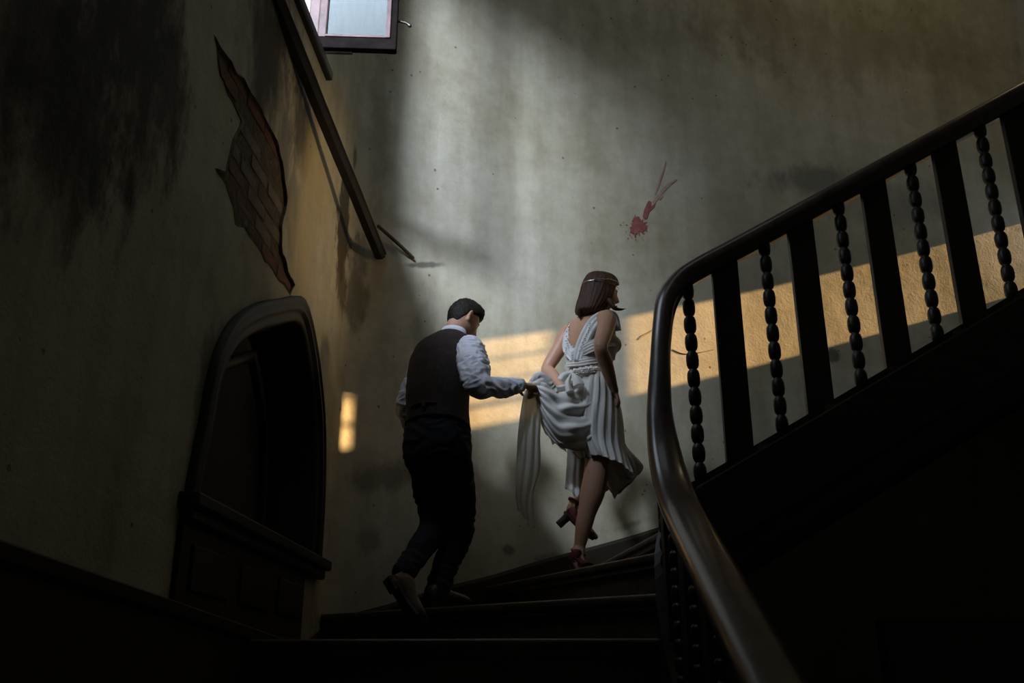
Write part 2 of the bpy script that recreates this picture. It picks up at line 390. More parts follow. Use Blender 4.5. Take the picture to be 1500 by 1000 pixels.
BR_PX = [(315, 58), (328, 78), (342, 100), (356, 116), (366, 135), (380, 160), (395, 190), (407, 212), (413, 240), (418, 270), (419, 300), (412, 335), (412, 370), (420, 395), (430, 418), (424, 428),
         (408, 410), (392, 385), (376, 360), (358, 330), (344, 322), (342, 300), (330, 270), (316, 246), (332, 255), (337, 232), (342, 208), (352, 180), (345, 160), (335, 140), (322, 110)]
br = [onleft(*p) for p in BR_PX]
brp = []
for a, b in zip(br, br[1:] + br[:1]):
    for k in range(3):
        q = Vector(a).lerp(Vector(b), k / 3); n_ = noise.noise_vector(Vector((q.x * 14, q.y * 14, 0)))
        brp.append((q.x + n_.x * .018, q.y + n_.y * .018))
holes = [win_poly, alc_hole, brp]
vs = []; es = []
def addloop(poly):
    b0 = len(vs); vs.extend(Vector(p) for p in poly); n = len(poly)
    es.extend((b0 + i, b0 + (i + 1) % n) for i in range(n))
addloop([(0, ZF), (SCORN, ZF), (SCORN, ZC), (0, ZC)])
for h in holes: addloop(h)
rv, re_, rf, *_ = geometry.delaunay_2d_cdt(vs, es, [], 0, 1e-5)
bm = bmesh.new(); bv = [bm.verts.new(L(v.x, v.y)) for v in rv]
for f in rf:
    c = sum((rv[i] for i in f), Vector((0, 0))) / len(f)
    if any(inside(c, h) for h in holes) or not (0 <= c.x <= SCORN): continue
    bm.faces.new([bv[i] for i in f])
wall_left = mk('wall_left', bm, M['plaster']); tag(wall_left, kind='structure')
uvset(wall_left, lambda co: ((co - L0).dot(LT), co.z))
# broken plaster thickness round the bricks and the rubble core behind them
bm = bmesh.new()
n = len(brp)
for i in range(n):
    a, b = brp[i], brp[(i + 1) % n]
    o1 = .004 + .010 * abs(noise.noise(Vector((a[0] * 9, a[1] * 9, 4)))); o2 = .004 + .010 * abs(noise.noise(Vector((b[0] * 9, b[1] * 9, 4))))
    q = [L(*a, o1), L(*b, o2), L(*b, -.045), L(*a, -.045)]
    bm.faces.new([bm.verts.new(p) for p in q])
    ca = Vector(a) + (Vector(a) - Vector((sum(p[0] for p in brp) / n, sum(p[1] for p in brp) / n))).normalized() * .012
    cb = Vector(b) + (Vector(b) - Vector((sum(p[0] for p in brp) / n, sum(p[1] for p in brp) / n))).normalized() * .012
    bm.faces.new([bm.verts.new(p) for p in (L(*a, o1), L(*b, o2), L(cb.x, cb.y, .0005), L(ca.x, ca.y, .0005))])
bmesh.ops.remove_doubles(bm, verts=bm.verts, dist=1e-5)
e = mk('plaster_edge', bm, M['edge'], wall_left)
s0, s1 = min(p[0] for p in brp) - .05, max(p[0] for p in brp) + .05; z0, z1 = min(p[1] for p in brp) - .05, max(p[1] for p in brp) + .05
bm = bmesh.new(); frame_box(bm, L(s0, z0, -.12), LT, Z3, LN, s1 - s0, z1 - z0, .110)
mk('rubble_core', bm, M['mortar'], wall_left)
brick_me = []
for v in range(4):
    bm = bmesh.new(); frame_box(bm, Vector((0, 0, 0)), X3, Y3, Z3, .215, .05, .062, .005)
    for w in bm.verts: w.co += noise.noise_vector(w.co * 22 + Vector((v * 5, 0, 0))) * .006
    me = bpy.data.meshes.new('brick'); bm.normal_update(); bm.to_mesh(me); bm.free(); brick_me.append(me)
rot = Matrix((LT, -LN, Z3)).transposed().to_4x4()   # brick x along wall, y into wall
meshes = []
for me in brick_me:
    for k in range(3):
        m2 = me.copy(); m2.materials.append(M['brick'][(0, 2, 1)[k]]); meshes.append(m2)
r = 0; zz = z0
while zz < z1:
    ss = s0 - (.115 if r % 2 else 0)
    while ss < s1:
        cx, cz = ss + .107, zz + .031
        if any(inside((cx + dx, cz), brp) for dx in (-.08, 0, .08)):
            o = bpy.data.objects.new('brick', random.choice(meshes)); col.objects.link(o); o.parent = wall_left
            d = random.uniform(.006, .014)
            if (cz > 2.35): d = min(d, .026)
            o.matrix_local = Matrix.Translation(L(ss + random.uniform(-.004, .004), zz + random.uniform(-.004, .004), -d)) @ rot @ Matrix.Rotation(random.uniform(-.02, .02), 4, 'Y')
        ss += .228
    zz += .074; r += 1
# back wall, curved
bm = bmesh.new(); zs = [ZF, -1, 0, 1, 2, 3, 4, 5, ZC]
grid = [[bm.verts.new((p.x, p.y, z)) for z in zs] for p in BWC]
for a, b in zip(grid, grid[1:]):
    for j in range(len(zs) - 1): bm.faces.new((a[j], b[j], b[j + 1], a[j + 1]))
bmesh.ops.recalc_face_normals(bm, faces=bm.faces)
if bm.faces[:][0].normal.y > 0: bmesh.ops.reverse_faces(bm, faces=bm.faces[:])
wall_back = mk('wall_back', bm, M['plaster'], smooth=True); tag(wall_back, kind='structure')
svals = {}
for p, s in zip(BWC, BWS): svals[(round(p.x, 4), round(p.y, 4))] = s
uvset(wall_back, lambda co: (svals.get((round(co.x, 4), round(co.y, 4)), 0), co.z))
# right wall with the landing window the sun comes through
XR = 4.2
SY0, SY1, SZ0, SZ1 = 5.13, 6.60, 1.53 + .32 * XR, 2.14 + .32 * XR
bm = bmesh.new()
for (ya, yb, za, zb) in ((-1.7, SY0, ZF, ZC), (SY1, 6.9, ZF, ZC), (SY0, SY1, ZF, SZ0), (SY0, SY1, SZ1, ZC)): box(bm, XR, ya, za, XR + .03, yb, zb)
wr = mk('wall_right', bm, M['plaster']); tag(wr, kind='structure'); uvset(wr, lambda co: (14 - co.y, co.z))
win2 = thing('window_2', (XR, 5.8, SZ0), kind='structure')
bm = bmesh.new()
for (ya, yb, za, zb) in ((SY0, SY0 + .03, SZ0, SZ1), (SY1 - .03, SY1, SZ0, SZ1), (SY0, SY1, SZ0, SZ0 + .02), (SY0, SY1, SZ1 - .02, SZ1)): box(bm, XR - .02, ya, za, XR + .05, yb, zb)
mk('window_frame', bm, M['sash_dark'], win2)
bm = bmesh.new(); box(bm, XR, 5.80, SZ0, XR + .03, 5.99, SZ1); mk('mullion_blocker', bm, M['sash_dark'], win2)
bm = bmesh.new(); box(bm, XR, 5.22, SZ0, XR + .03, 5.44, SZ1); mk('mullion_blocker', bm, M['sash_dark'], win2)  # added opaque post that keeps the sun off a strip of wall
bm = bmesh.new(); box(bm, XR, SY0, SZ0 + .33, XR + .02, 5.22, SZ1); mk('sun_blocker', bm, M['sash_dark'], win2)  # added panel that cuts the top off the corner sun patch
for zz, t in ((SZ0 + .15, .022), (SZ0 + .30, .012), (SZ0 + .44, .012)):
    bm = bmesh.new(); box(bm, XR, SY0, zz, XR + .02, 5.80, zz + t); mk('glazing_bar', bm, M['sash_dark'], win2)
bm = bmesh.new(); box(bm, -1.6, -1.75, ZF, XR + .1, -1.6, ZC)
wf = mk('wall_front', bm, M['plaster']); tag(wf, kind='structure'); uvset(wf, lambda co: (co.x - 5, co.z))
bm = bmesh.new(); box(bm, -2.0, -1.8, ZC, XR + .3, 7.2, ZC + .1); o = mk('ceiling', bm, M['plaster']); tag(o, kind='structure'); uvset(o, lambda co: (co.x, co.y))
bm = bmesh.new(); box(bm, -2.0, -1.8, ZF - .1, XR + .3, 7.2, ZF); tag(mk('floor', bm, M['dark']), kind='structure')

# ------------------------------------------------------------------ window in the left wall
w1 = thing('window_1', L(WIN[0], WIN[2]), kind='structure')
bm = bmesh.new()                                  # reveals
for (a, b) in ((0, 1), (1, 2), (2, 3), (3, 0)):
    A, B = win_poly[a], win_poly[b]
    bm.faces.new([bm.verts.new(p) for p in (L(*A), L(*B), L(*B, -.22), L(*A, -.22))])
o = mk('reveal', bm, M['plaster'], w1); uvset(o, lambda co: ((co - L0).dot(LT) + co.x, co.z))
bm = bmesh.new()                                  # fixed frame
for (sa, sb, za, zb) in ((WIN[0], WIN[0] + .05, WIN[2], WIN[3]), (WIN[1] - .05, WIN[1], WIN[2], WIN[3]), (WIN[0], WIN[1], WIN[3] - .05, WIN[3]), (WIN[0], WIN[1], WIN[2], WIN[2] + .035)):
    frame_box(bm, L(sa, za, -.10), LT, Z3, LN, sb - sa, zb - za, .06, .006)
mk('window_frame', bm, M['sash'], w1)
bm = bmesh.new(); frame_box(bm, L(WIN[0] - .06, WIN[2] - .055, -.02), LT, Z3, LN, WIN[1] - WIN[0] + .10, .055, .055, .01)
mk('window_sill', bm, M['trim'], w1)
# open casement leaf, hinged on the far jamb
hinge = P(466, 70, 4.32); free = P(581, 79, 4.34)
zb = 3.235
H = Vector((hinge.x, hinge.y, zb)); D = Vector((free.x - hinge.x, free.y - hinge.y, 0)); wd = D.length; D.normalize(); Nn = Vector((D.y, -D.x, 0))
sash = thing('sash', (0, 0, 0)); sash.parent = w1; sash.matrix_parent_inverse = Matrix.Translation(-w1.location)
hs = 2.05; T_ = .045
def sb(nm, u0, u1, h0, h1, m, n0=0, th=T_, bev=.006):
    bm = bmesh.new(); frame_box(bm, H + D * u0 + Z3 * h0 + Nn * n0, D, Z3, Nn, u1 - u0, h1 - h0, th, bev); return mk(nm, bm, m, sash)
sb('bottom_rail', 0, wd, 0, .075, M['sash_dark']); sb('stile', wd - .05, wd, .0, hs, M['sash_dark'], -.002); sb('stile', 0, .045, .0, hs, M['sash'], -.002)
sb('bead', wd - .06, wd - .035, .07, hs, M['sash'], .03, .022, .003); sb('bead', .04, wd - .05, .07, .085, M['sash'], .03, .02, .003)
sb('top_rail', 0, wd, hs - .07, hs, M['sash_dark'])
sb('pane', .04, wd - .045, .07, hs - .06, M['glass'], .018, .004, 0)
bm = bmesh.new(); a = H + D * (wd - .01) + Z3 * .22
tube(bm, [a, a + D * .05 + Z3 * -.01, a + D * .075 - Z3 * .03], [.007, .007, .010], 8, 3); mk('latch', bm, M['iron'], sash, True)
bm = bmesh.new(); a = H + D * .03 + Z3 * (-.012) - Nn * .0; frame_box(bm, a, D, Z3, Nn, .16, .014, .02, .003); mk('weather_strip', bm, M['iron'], sash)

# dark ledge moulding running along the left wall and the window apron
def wall_strip(name, pa, pb, prof, mat, ext=0):
    """moulding between two (s,z) points of left wall / corner; prof = list of (across, proud)"""
    bm = bmesh.new(); A = pa; B = pb
    d = (B - A).normalized(); up = (Z3 - d * Z3.dot(d)).normalized(); nn = d.cross(up)
    if nn.x < 0: nn = -nn
    K = 14; rings = []
    for i in range(K + 1):
        c = A.lerp(B, i / K); w = Vector((noise.noise(c * 3), noise.noise(c * 3 + Vector((9, 0, 0))), 0)) * .006
        rings.append([c + up * (a + w.x) + nn * (b + w.y * .4) for a, b in prof])
    loft(bm, rings); bmesh.ops.recalc_face_normals(bm, faces=bm.faces); return mk(name, bm, mat)
sA, zA = onleft(392, -30); sB, zB = onleft(500, 262)
mould = [(-.026, -.03), (-.026, .012), (-.010, .030), (.0, .018), (.010, .036), (.024, .030), (.024, -.03)]
ptC = back_at(557, 376); 
A_ = L(sA, zA, 0); C_ = ptC[0] + ptC[2] * .01
tag(wall_strip('trim_1', A_, C_, mould, M['trim']), kind='structure')
a = back_at(549, 336); b = back_at(603, 378)
bm = bmesh.new(); tube(bm, [a[0] + a[2] * .05, (a[0] + b[0]) / 2 + a[2] * .035, b[0] + b[2] * .015], [.013, .014, .013], 8, 3, .7)
tag(mk('broken_batten', bm, M['stick']), 'short broken grey batten slanting down the wall near the corner', 'batten')

# ------------------------------------------------------------------ alcove
al = thing('arched_alcove', L((alc_out[0][0] + alc_out[-1][0]) / 2, .1), 'dark arched wall alcove with stepped moulding, sill and brown panel below', 'alcove')
alc = alc_out
prof = [(.0, 0), (.0, .028), (.018, .036), (.03, .022), (.045, .03), (.06, .03), (.066, .012), (.085, .012), (.10, .018), (.12, .0), (.12, -.07), (.135, -.075), (.14, -.10), (.155, -.105), (.16, -.22)]
bm = bmesh.new(); rings = []
for off, pr in prof:
    o_ = smooth2(offset_open(alc, off), 2 if off else 0)
    o_[0] = (o_[0][0], ZSILL - .02); o_[-1] = (o_[-1][0], ZSILL - .02)
    rings.append([L(*p, pr) for p in o_])
loft(bm, rings, False, False)
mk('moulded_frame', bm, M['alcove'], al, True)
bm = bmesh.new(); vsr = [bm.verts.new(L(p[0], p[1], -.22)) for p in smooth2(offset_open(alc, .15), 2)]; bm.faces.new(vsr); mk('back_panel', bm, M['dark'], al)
bk = smooth2(offset_open(alc, .25), 3)
bm = bmesh.new(); loft(bm, [[L(*p, -.22) for p in bk], [L(*p, -.19) for p in bk], [L(*p, -.19) for p in smooth2(offset_open(alc, .30), 3)], [L(*p, -.22) for p in smooth2(offset_open(alc, .30), 3)]], False, False)
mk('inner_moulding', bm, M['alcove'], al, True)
bm = bmesh.new(); frame_box(bm, L(alc[0][0] + .16, ZSILL, -.21), LT, Z3, LN, .012, .42, .10); mk('pale_reveal', bm, M['edge'], al)  # added pale strip standing for a sliver of wall reveal
sl, sr = alc[0][0], alc[-1][0]
bm = bmesh.new(); frame_box(bm, L(sl - .04, ZSILL - .055, -.24), LT, Z3, LN, sr - sl + .10, .05, .31, .01)
frame_box(bm, L(sl - .02, ZSILL - .10, -.0), LT, Z3, LN, sr - sl + .06, .05, .045, .012); mk('sill', bm, M['alcove'], al)
bm = bmesh.new(); sb0 = onleft(236, 884)[0]; sb1 = onleft(434, 940)[0]
frame_box(bm, L(sl - .02, .10, 0), LT, Z3, LN, sb1 - sl + .02, ZSILL - .19, .02, .004)
mk('apron_panel', bm, M['paint'], al)
for k in range(3):
    wseg = (sb1 - sl) / 3
    bm = bmesh.new(); frame_box(bm, L(sl + wseg * k + .07, .30, .018), LT, Z3, LN, wseg - .12, ZSILL - .46, .012, .008); mk('raised_panel', bm, M['paint'], al)

# dark dado ledge at the foot of the left wall
q0 = onleft(0, 800); q1 = onleft(430, 945)
bm = bmesh.new()
pts = []
for i in range(21):
    t = i / 20; s = .02 + (q1[0] + .12 - .02) * t
    z = q0[1] + (q1[1] - q0[1]) * (s - q0[0]) / (q1[0] - q0[0]); pts.append((s, z))
rings = [[L(s, ZF + .01, .0), L(s, ZF + .01, .035), L(s, z - .05, .035), L(s, z - .04, .055), L(s, z - .008, .058), L(s, z, .045), L(s, z, .0)] for s, z in pts]
loft(bm, rings); bmesh.ops.recalc_face_normals(bm, faces=bm.faces)
tag(mk('baseboard_left', bm, M['paint']), kind='structure')

# ------------------------------------------------------------------ staircase
C = Vector((.85, 3.75)); RI = .27
def ray_wall(a):
    """outer end of the radial line at angle a (0 = towards -X, 90 = +Y)"""
    d = Vector((-math.cos(R(a)), math.sin(R(a)))); best = None
    # left wall
    den = d.x - WK * d.y
    if abs(den) > 1e-6:
        t = (WX0 + WK * (C.y - WY0) - C.x) / den
        if t > 0 and C.y + d.y * t < WY0: best = C + d * t
    for p, q in zip(BWC, BWC[1:]):
        e = q - p; den = d.x * e.y - d.y * e.x
        if abs(den) < 1e-9: continue
        w = p - C; t = (w.x * e.y - w.y * e.x) / den; u = (w.x * d.y - w.y * d.x) / den
        if t > 0 and 0 <= u <= 1.0001:
            cand = C + d * t
            if best is None or (cand - C).length < (best - C).length: best = cand
    return best
def inner(a): return C + Vector((-math.cos(R(a)), math.sin(R(a)))) * (RI - .02)
nose = []                                          # (inner pt, outer pt, z)
for j in range(12, 0, -1): nose.append((Vector((.575, 3.12 - .34 * (j - 1))), Vector((left_x(2.3 - .34 * (j - 1)) , 2.3 - .34 * (j - 1) + (0 if j > 1 else 0))), -.35 - .175 * (j - 1)))
for a, z in ((-34, -.175), (-16, 0.0), (2, .18), (36, .36), (62, .55), (82, .71), (102, .85)): nose.append((inner(a), ray_wall(a), z))
for j in range(9):
    x = 1.08 + .305 * j; nose.append((Vector((x, 3.99)), Vector((x + .1, back_y(x + .1))), .99 + .174 * j))
stair = thing('staircase', (0, 3.75, -2.6), 'dark worn wooden winding staircase climbing along the peeling plaster wall', 'staircase')
def outer_between(p, q):
    out = []
    if q.y <= WY0 + 1e-3: return out
    if p.y < WY0 and p.x < -.9 : out.append(Vector((WX0, WY0)))
    for w in BWC:
        if w.x > max(p.x, -.969) + .01 and w.x < q.x - .01 and w.y > min(p.y, 5.05): out.append(w)
    return out
for k in range(len(nose) - 1):
    (i0, o0, z), (i1, o1, z2) = nose[k], nose[k + 1]
    d = ((o0 - i0).normalized()); fw = Vector((d.y, -d.x))
    if fw.dot((i1 + o1 - i0 - o0)) < 0: fw = -fw
    poly = [i0 - fw * .03, o0 - fw * .03] + outer_between(o0, o1) + [o1, i1]
    inn = []
    poly = [Vector((p.x, p.y)) for p in poly]
    bm = bmesh.new(); prism(bm, poly, z - .038, z)
    es_ = [e for e in bm.edges if (e.verts[0].co.xy - poly[0]).length < 1e-4 and (e.verts[1].co.xy - poly[1]).length < 1e-4 or (e.verts[1].co.xy - poly[0]).length < 1e-4 and (e.verts[0].co.xy - poly[1]).length < 1e-4]
    bmesh.ops.bevel(bm, geom=es_, offset=.013, segments=3, affect='EDGES', profile=.5)
    bmesh.ops.recalc_face_normals(bm, faces=bm.faces); mk('tread', bm, M['step'], stair)
    zp = nose[k - 1][2] if k else z - .175
    bm = bmesh.new(); prism(bm, [i0, o0, o0 + fw * .02, i0 + fw * .02], zp - .01, z - .036); bmesh.ops.recalc_face_normals(bm, faces=bm.faces); mk('riser', bm, M['step'], stair)
    bm = bmesh.new(); prism(bm, [i0 - fw * .018, o0 - fw * .018, o0, i0], z - .062, z - .036); bmesh.ops.recalc_face_normals(bm, faces=bm.faces); mk('nosing_moulding', bm, M['step'], stair)
# skirting string on the back wall
sk = [(430, 951), (470, 922), (500, 903), (570, 884), (640, 862), (720, 842), (800, 818), (880, 797), (955, 775)]
pts = []
for px, py in sk:
    r_ = back_at(px, py)
    if r_ is None: s, z = onleft(px, py); pts.append((L(s, z), LN))
    else: pts.append((r_[0], r_[2]))
x = 1.2
while x < 4.1:
    pts.append((Vector((x, back_y(x), .94 + .57 * (x - .88) - .06)), Vector((.25, -1, 0)).normalized())); x += .3
K = []
pp = cat([p for p, _ in pts], 3); nn_ = cat([n for _, n in pts], 3)
bm = bmesh.new(); loft(bm, [[p + n * -.0, p + n * .02, p + n * .03 - Z3 * .02, p + n * .03 - Z3 * .55, p - Z3 * .55] for p, n in zip(pp, nn_)]); bmesh.ops.recalc_face_normals(bm, faces=bm.faces)
tag(mk('baseboard_back', bm, M['paint']), kind='structure')

# inner string (well side), follows rail plan
strp = []                                          # (x, y, ztop, height)
for (x, y, z) in ((.60, -1.2, -2.05), (.60, 1.0, -1.18), (.60, 2.4, -.62), (.60, 3.1, -.26), (.59, 3.5, -.02), (.575, 3.68, .22), (.59, 3.83, .50), (.66, 3.95, .70), (.76, 4.0, .82), (.914, 4.02, .91), (4.15, 4.02, .91 + .57 * 3.236)):
    strp.append(Vector((x, y, z)))
sc = cat(strp, 5)
def plan_normals(pts, side=1):
    out = []
    for i in range(len(pts)):
        t = pts[min(i + 1, len(pts) - 1)] - pts[max(0, i - 1)]; t.z = 0; t.normalize(); out.append(Vector((t.y, -t.x, 0)) * side)
    return out
pn = plan_normals(sc)
bm = bmesh.new(); rings = []
for p, n in zip(sc, pn):
    h = .42
    rings.append([p - n * .028, p + n * .028, p + n * .028 - Z3 * .03, p + n * .042 - Z3 * .04, p + n * .042 - Z3 * (h - .09), p + n * .028 - Z3 * (h - .08), p + n * .028 - Z3 * h, p - n * .028 - Z3 * h])
loft(bm, rings); bmesh.ops.recalc_face_normals(bm, faces=bm.faces)
mk('stringer', bm, M['dark_wood'], stair)
# plastered soffit below the flights
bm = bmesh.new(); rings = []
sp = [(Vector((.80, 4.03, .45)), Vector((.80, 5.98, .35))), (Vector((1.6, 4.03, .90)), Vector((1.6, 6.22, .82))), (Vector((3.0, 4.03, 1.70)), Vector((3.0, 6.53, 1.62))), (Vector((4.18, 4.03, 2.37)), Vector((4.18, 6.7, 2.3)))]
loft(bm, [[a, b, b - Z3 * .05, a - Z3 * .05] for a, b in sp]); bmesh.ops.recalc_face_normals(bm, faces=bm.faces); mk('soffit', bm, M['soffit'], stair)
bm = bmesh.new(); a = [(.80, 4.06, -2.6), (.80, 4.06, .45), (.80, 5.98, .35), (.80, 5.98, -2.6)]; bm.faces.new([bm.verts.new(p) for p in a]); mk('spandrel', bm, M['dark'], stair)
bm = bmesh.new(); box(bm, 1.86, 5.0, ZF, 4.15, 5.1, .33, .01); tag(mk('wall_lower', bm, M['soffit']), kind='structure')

# ------------------------------------------------------------------ balustrade
bal = thing('balustrade', (.6, 3.6, -.3), 'dark curved stair balustrade with heavy polished handrail and beaded and flat balusters', 'balustrade')
# rail: centre, width, height
RL = [((.565, .9, -.70), .15, .085), ((.575, 1.7, -.29), .15, .085), ((.585, 2.25, -.005), .15, .085), ((.600, 2.85, .30), .15, .085), ((.612, 3.3, .525), .148, .085), ((.606, 3.52, .68), .145, .085),
      ((.598, 3.66, .86), .13, .085), ((.600, 3.75, 1.06), .105, .085), ((.622, 3.81, 1.27), .085, .085), ((.648, 3.86, 1.46), .08, .085), ((.685, 3.91, 1.62), .085, .09), ((.76, 3.965, 1.735), .10, .095), ((.88, 4.0, 1.825), .12, .10),
      ((1.06, 4.02, 1.93), .125, .10), ((1.6, 4.02, 2.238), .125, .10), ((2.4, 4.02, 2.694), .125, .10), ((4.1, 4.02, 3.663), .125, .10)]
rc = cat([Vector(p) for p, _, _ in RL], 8)
rw = cat([Vector((w, h, 0)) for _, w, h in RL], 8)
bm = bmesh.new(); rings = []
rn = plan_normals(rc)
for i, (p, wh, n) in enumerate(zip(rc, rw, rn)):
    t = (rc[min(i + 1, len(rc) - 1)] - rc[max(0, i - 1)]).normalized()
    up = n.cross(t).normalized() * 1
    if up.z < 0: up = -up
    w, h = wh.x / 2, wh.y / 2; ring = []
    sect = [(-.72, -1), (-.80, -.55), (-.98, -.35), (-1, .0), (-.96, .40), (-.80, .74), (-.50, .93), (-.12, 1.0), (.12, 1.0), (.50, .93), (.80, .74), (.96, .40), (1, .0), (.98, -.35), (.80, -.55), (.72, -1)]
    for a_, b_ in sect: ring.append(p + n * (a_ * w) + up * (b_ * h))
    rings.append(ring)
loft(bm, rings); bmesh.ops.recalc_face_normals(bm, faces=bm.faces)
mk('handrail', bm, M['rail'], bal, True)
# shared turned baluster mesh, 1 m of beads
def bead_mesh(length):
    bm = bmesh.new(); nb = max(3, round(length / .083)); pitch = length / nb; rings = []
    def ring(z, r): return [Vector((r * math.cos(2 * math.pi * k / 12), r * math.sin(2 * math.pi * k / 12), z)) for k in range(12)]
    for b_ in range(nb):
        for t, r in ((.03, .0175), (.11, .0235), (.26, .0275), (.5, .0288), (.74, .0275), (.89, .0235), (.97, .0175)): rings.append(ring((b_ + t) * pitch, r))
    loft(bm, rings); me = bpy.data.meshes.new('turned_baluster'); bm.normal_update(); bm.to_mesh(me); bm.free(); me.materials.append(M['dark_wood'])
    for p in me.polygons: p.use_smooth = len(p.vertices) == 4
    return me
BM1 = bead_mesh(.93)
def under(x=None, y=None):
    """rail underside z / string top z at a plan point"""
    def near(pts):
        best = min(range(len(pts) - 1), key=lambda i: ((pts[i] + pts[i + 1]) / 2 - Vector((x, y, ((pts[i] + pts[i + 1]) / 2).z))).length)
        a_, b_ = pts[best], pts[best + 1]; d = (b_ - a_).xy; t = max(0, min(1, (Vector((x, y)) - a_.xy).dot(d) / max(d.dot(d), 1e-9))); return a_.z + (b_.z - a_.z) * t
    return near(rc), near(sc)
def add_turned(x, y):
    zr, zs_ = under(x, y); o = bpy.data.objects.new('turned_baluster', BM1); col.objects.link(o); o.parent = bal; o.matrix_parent_inverse = Matrix.Translation(-bal.location)
    o.location = (x, y, zs_ - .02); o.scale = (1, 1, (zr - zs_ - .01) / .93); return o
def board_mesh(length, w=.12):
    bm = bmesh.new(); frame_box(bm, Vector((-w / 2, -.018, 0)), X3, Y3, Z3, w, .036, length, .004)
    me = bpy.data.meshes.new('flat_baluster'); bm.normal_update(); bm.to_mesh(me); bm.free(); me.materials.append(M['dark_wood']); return me
BD1 = board_mesh(.96)
def add_board(x, y, ang, sc_=1):
    zr, zs_ = under(x, y); o = bpy.data.objects.new('flat_baluster', BD1); col.objects.link(o); o.parent = bal; o.matrix_parent_inverse = Matrix.Translation(-bal.location)
    o.location = (x, y, zs_ - .05); o.rotation_euler = (0, 0, ang); o.scale = (sc_, 1, (zr - zs_ + .05) / .96)
for k in range(9): add_turned(.800 + .368 * k, 4.01)
for k in range(9): add_board(.975 + .368 * k, 4.01, 0)
# round the bend and down towards the viewer
for (x, y, kind, ang) in ((.608, 3.80, 't', 0), (.592, 3.68, 'b', 90), (.598, 3.53, 't', 0)):
    add_turned(x, y) if kind == 't' else add_board(x, y, R(ang), .6)
y = 3.37; k = 0
while y > .3:
    if k % 2 == 0: add_board(.600, y, R(90), .9)
    else: add_turned(.600, y)
    y -= .17; k += 1

# ------------------------------------------------------------------ red splatter and scratches on the back wall
def decal(bm, outline, off=.004):
    rr = [back_at(*p) for p in outline]; bm.faces.new([bm.verts.new(p + n * off) for p, s, n in rr])
sp_ = thing('paint_splatter', back_at(933, 331)[0], 'dried red paint splatter with streaks on the back wall, right of the woman\'s head', 'paint splatter')
bm = bmesh.new(); ol = []
for k in range(64):
    a = 2 * math.pi * k / 64; r_ = 11.0 + 2.2 * math.sin(3 * a + 1) + (4.5 if k % 5 == 0 else 0) * random.random() + random.uniform(-1.2, 1.2) + (6 if k in (9, 14, 19) else 0)
    ol.append((934 + r_ * math.cos(a), 331 + r_ * 1.05 * math.sin(a)))
decal(bm, ol)
for k in range(14):
    a = random.uniform(R(60), R(200)); r1 = random.uniform(15, 26); x, y = 934 + r1 * math.cos(a), 331 + r1 * math.sin(a); q = random.uniform(.6, 1.4)
    decal(bm, [(x - q, y), (x, y - q), (x + q, y), (x, y + q)], .003)
mk('splat', bm, M['paint_red'], sp_)
bm = bmesh.new()
decal(bm, [(941, 318), (943, 308), (947, 299), (950, 294), (954, 296), (953, 303), (960, 297), (958, 304), (951, 310), (948, 320), (944, 322)])
mk('streak', bm, M['paint_red'], sp_); bm = bmesh.new()
decal(bm, [(955, 296), (966, 282), (978, 269), (990, 262), (992, 264), (981, 272), (969, 285), (958, 299)])
decal(bm, [(958, 284), (964, 268), (971, 248), (975, 236), (976, 236), (973, 250), (966, 270), (960, 286)])
decal(bm, [(964, 292), (968, 286), (971, 288), (966, 294)])
mk('streak', bm, M['paint_faint'], sp_)
sg = 0
for pts_, nm_, lb in (([(935, 497), (942, 491), (950, 487), (958, 482)], 'wall_scratch', 'long ochre scratch in the plaster just left of the rail bend'), ([(985, 512), (1000, 518), (1020, 517), (1045, 512)], 'wall_crack', 'curved hairline crack in the plaster behind the first balusters')):
    bm = bmesh.new(); pc = [back_at(*p) for p in pts_]
    tube(bm, [p + n * .002 for p, s, n in pc], [.004, .0055, .0045, .003], 6, 4, .6); tag(mk(nm_, bm, M['ochre']), lb, 'wall mark')

# ------------------------------------------------------------------ people: helpers
def ell(c, ax, bx, a, b, n=28, fold=None, ex=2.3):
    out = []
    for k in range(n):
        t = 2 * math.pi * k / n; ct, st = math.cos(t), math.sin(t)
        x = math.copysign(abs(ct) ** (2 / ex), ct); y = math.copysign(abs(st) ** (2 / ex), st); f = 1 + (fold(t) if fold else 0)
        out.append(c + ax * (a * x * f) + bx * (b * y * f))
    return out
def rings_smooth(keys, n, sub=4, **kw):
    """keys: (center, ax, bx, a, b)"""
    cs = cat([k[0] for k in keys], sub); ab = cat([Vector((k[3], k[4], 0)) for k in keys], sub)
    ax = cat([k[1] for k in keys], sub); bx = cat([k[2] for k in keys], sub)
    return [ell(c, a_.normalized(), b_.normalized(), r.x, r.y, n, **kw) for c, a_, b_, r in zip(cs, ax, bx, ab)]
def G(x, s): return math.exp(-(x / s) ** 2)
def head_point(d, fem=False):
    """d unit (right, forward, up) -> local head surface point in metres"""
    x, y, z = d
    px, py, pz = x * .073, y * .093, z * .116
    if z < 0:
        k = -z
        px *= 1 - .30 * k * k; 
        if y < 0: py *= 1 - .45 * k
        else: py *= 1 - .10 * k
    if y > 0:
        fr = min(1, y * 1.6)
        px_ = px
        py += fr * (.026 * G(px_, .0125) * (G(pz + .030, .016) + .55 * G(pz + .008, .020)) + .006 * G(pz - .030, .012) * G(px_, .05)
               - .010 * (G(px_ - .031, .014) + G(px_ + .031, .014)) * G(pz - .006, .013) + .005 * (G(px_ - .040, .018) + G(px_ + .040, .018)) * G(pz + .030, .018)
               + .009 * G(px_, .022) * (G(pz + .058, .006) + .9 * G(pz + .072, .006)) + .011 * G(px_, .022) * G(pz + .100, .016) - .006 * G(px_, .02) * G(pz + .086, .007))
    return Vector((px, py, pz))
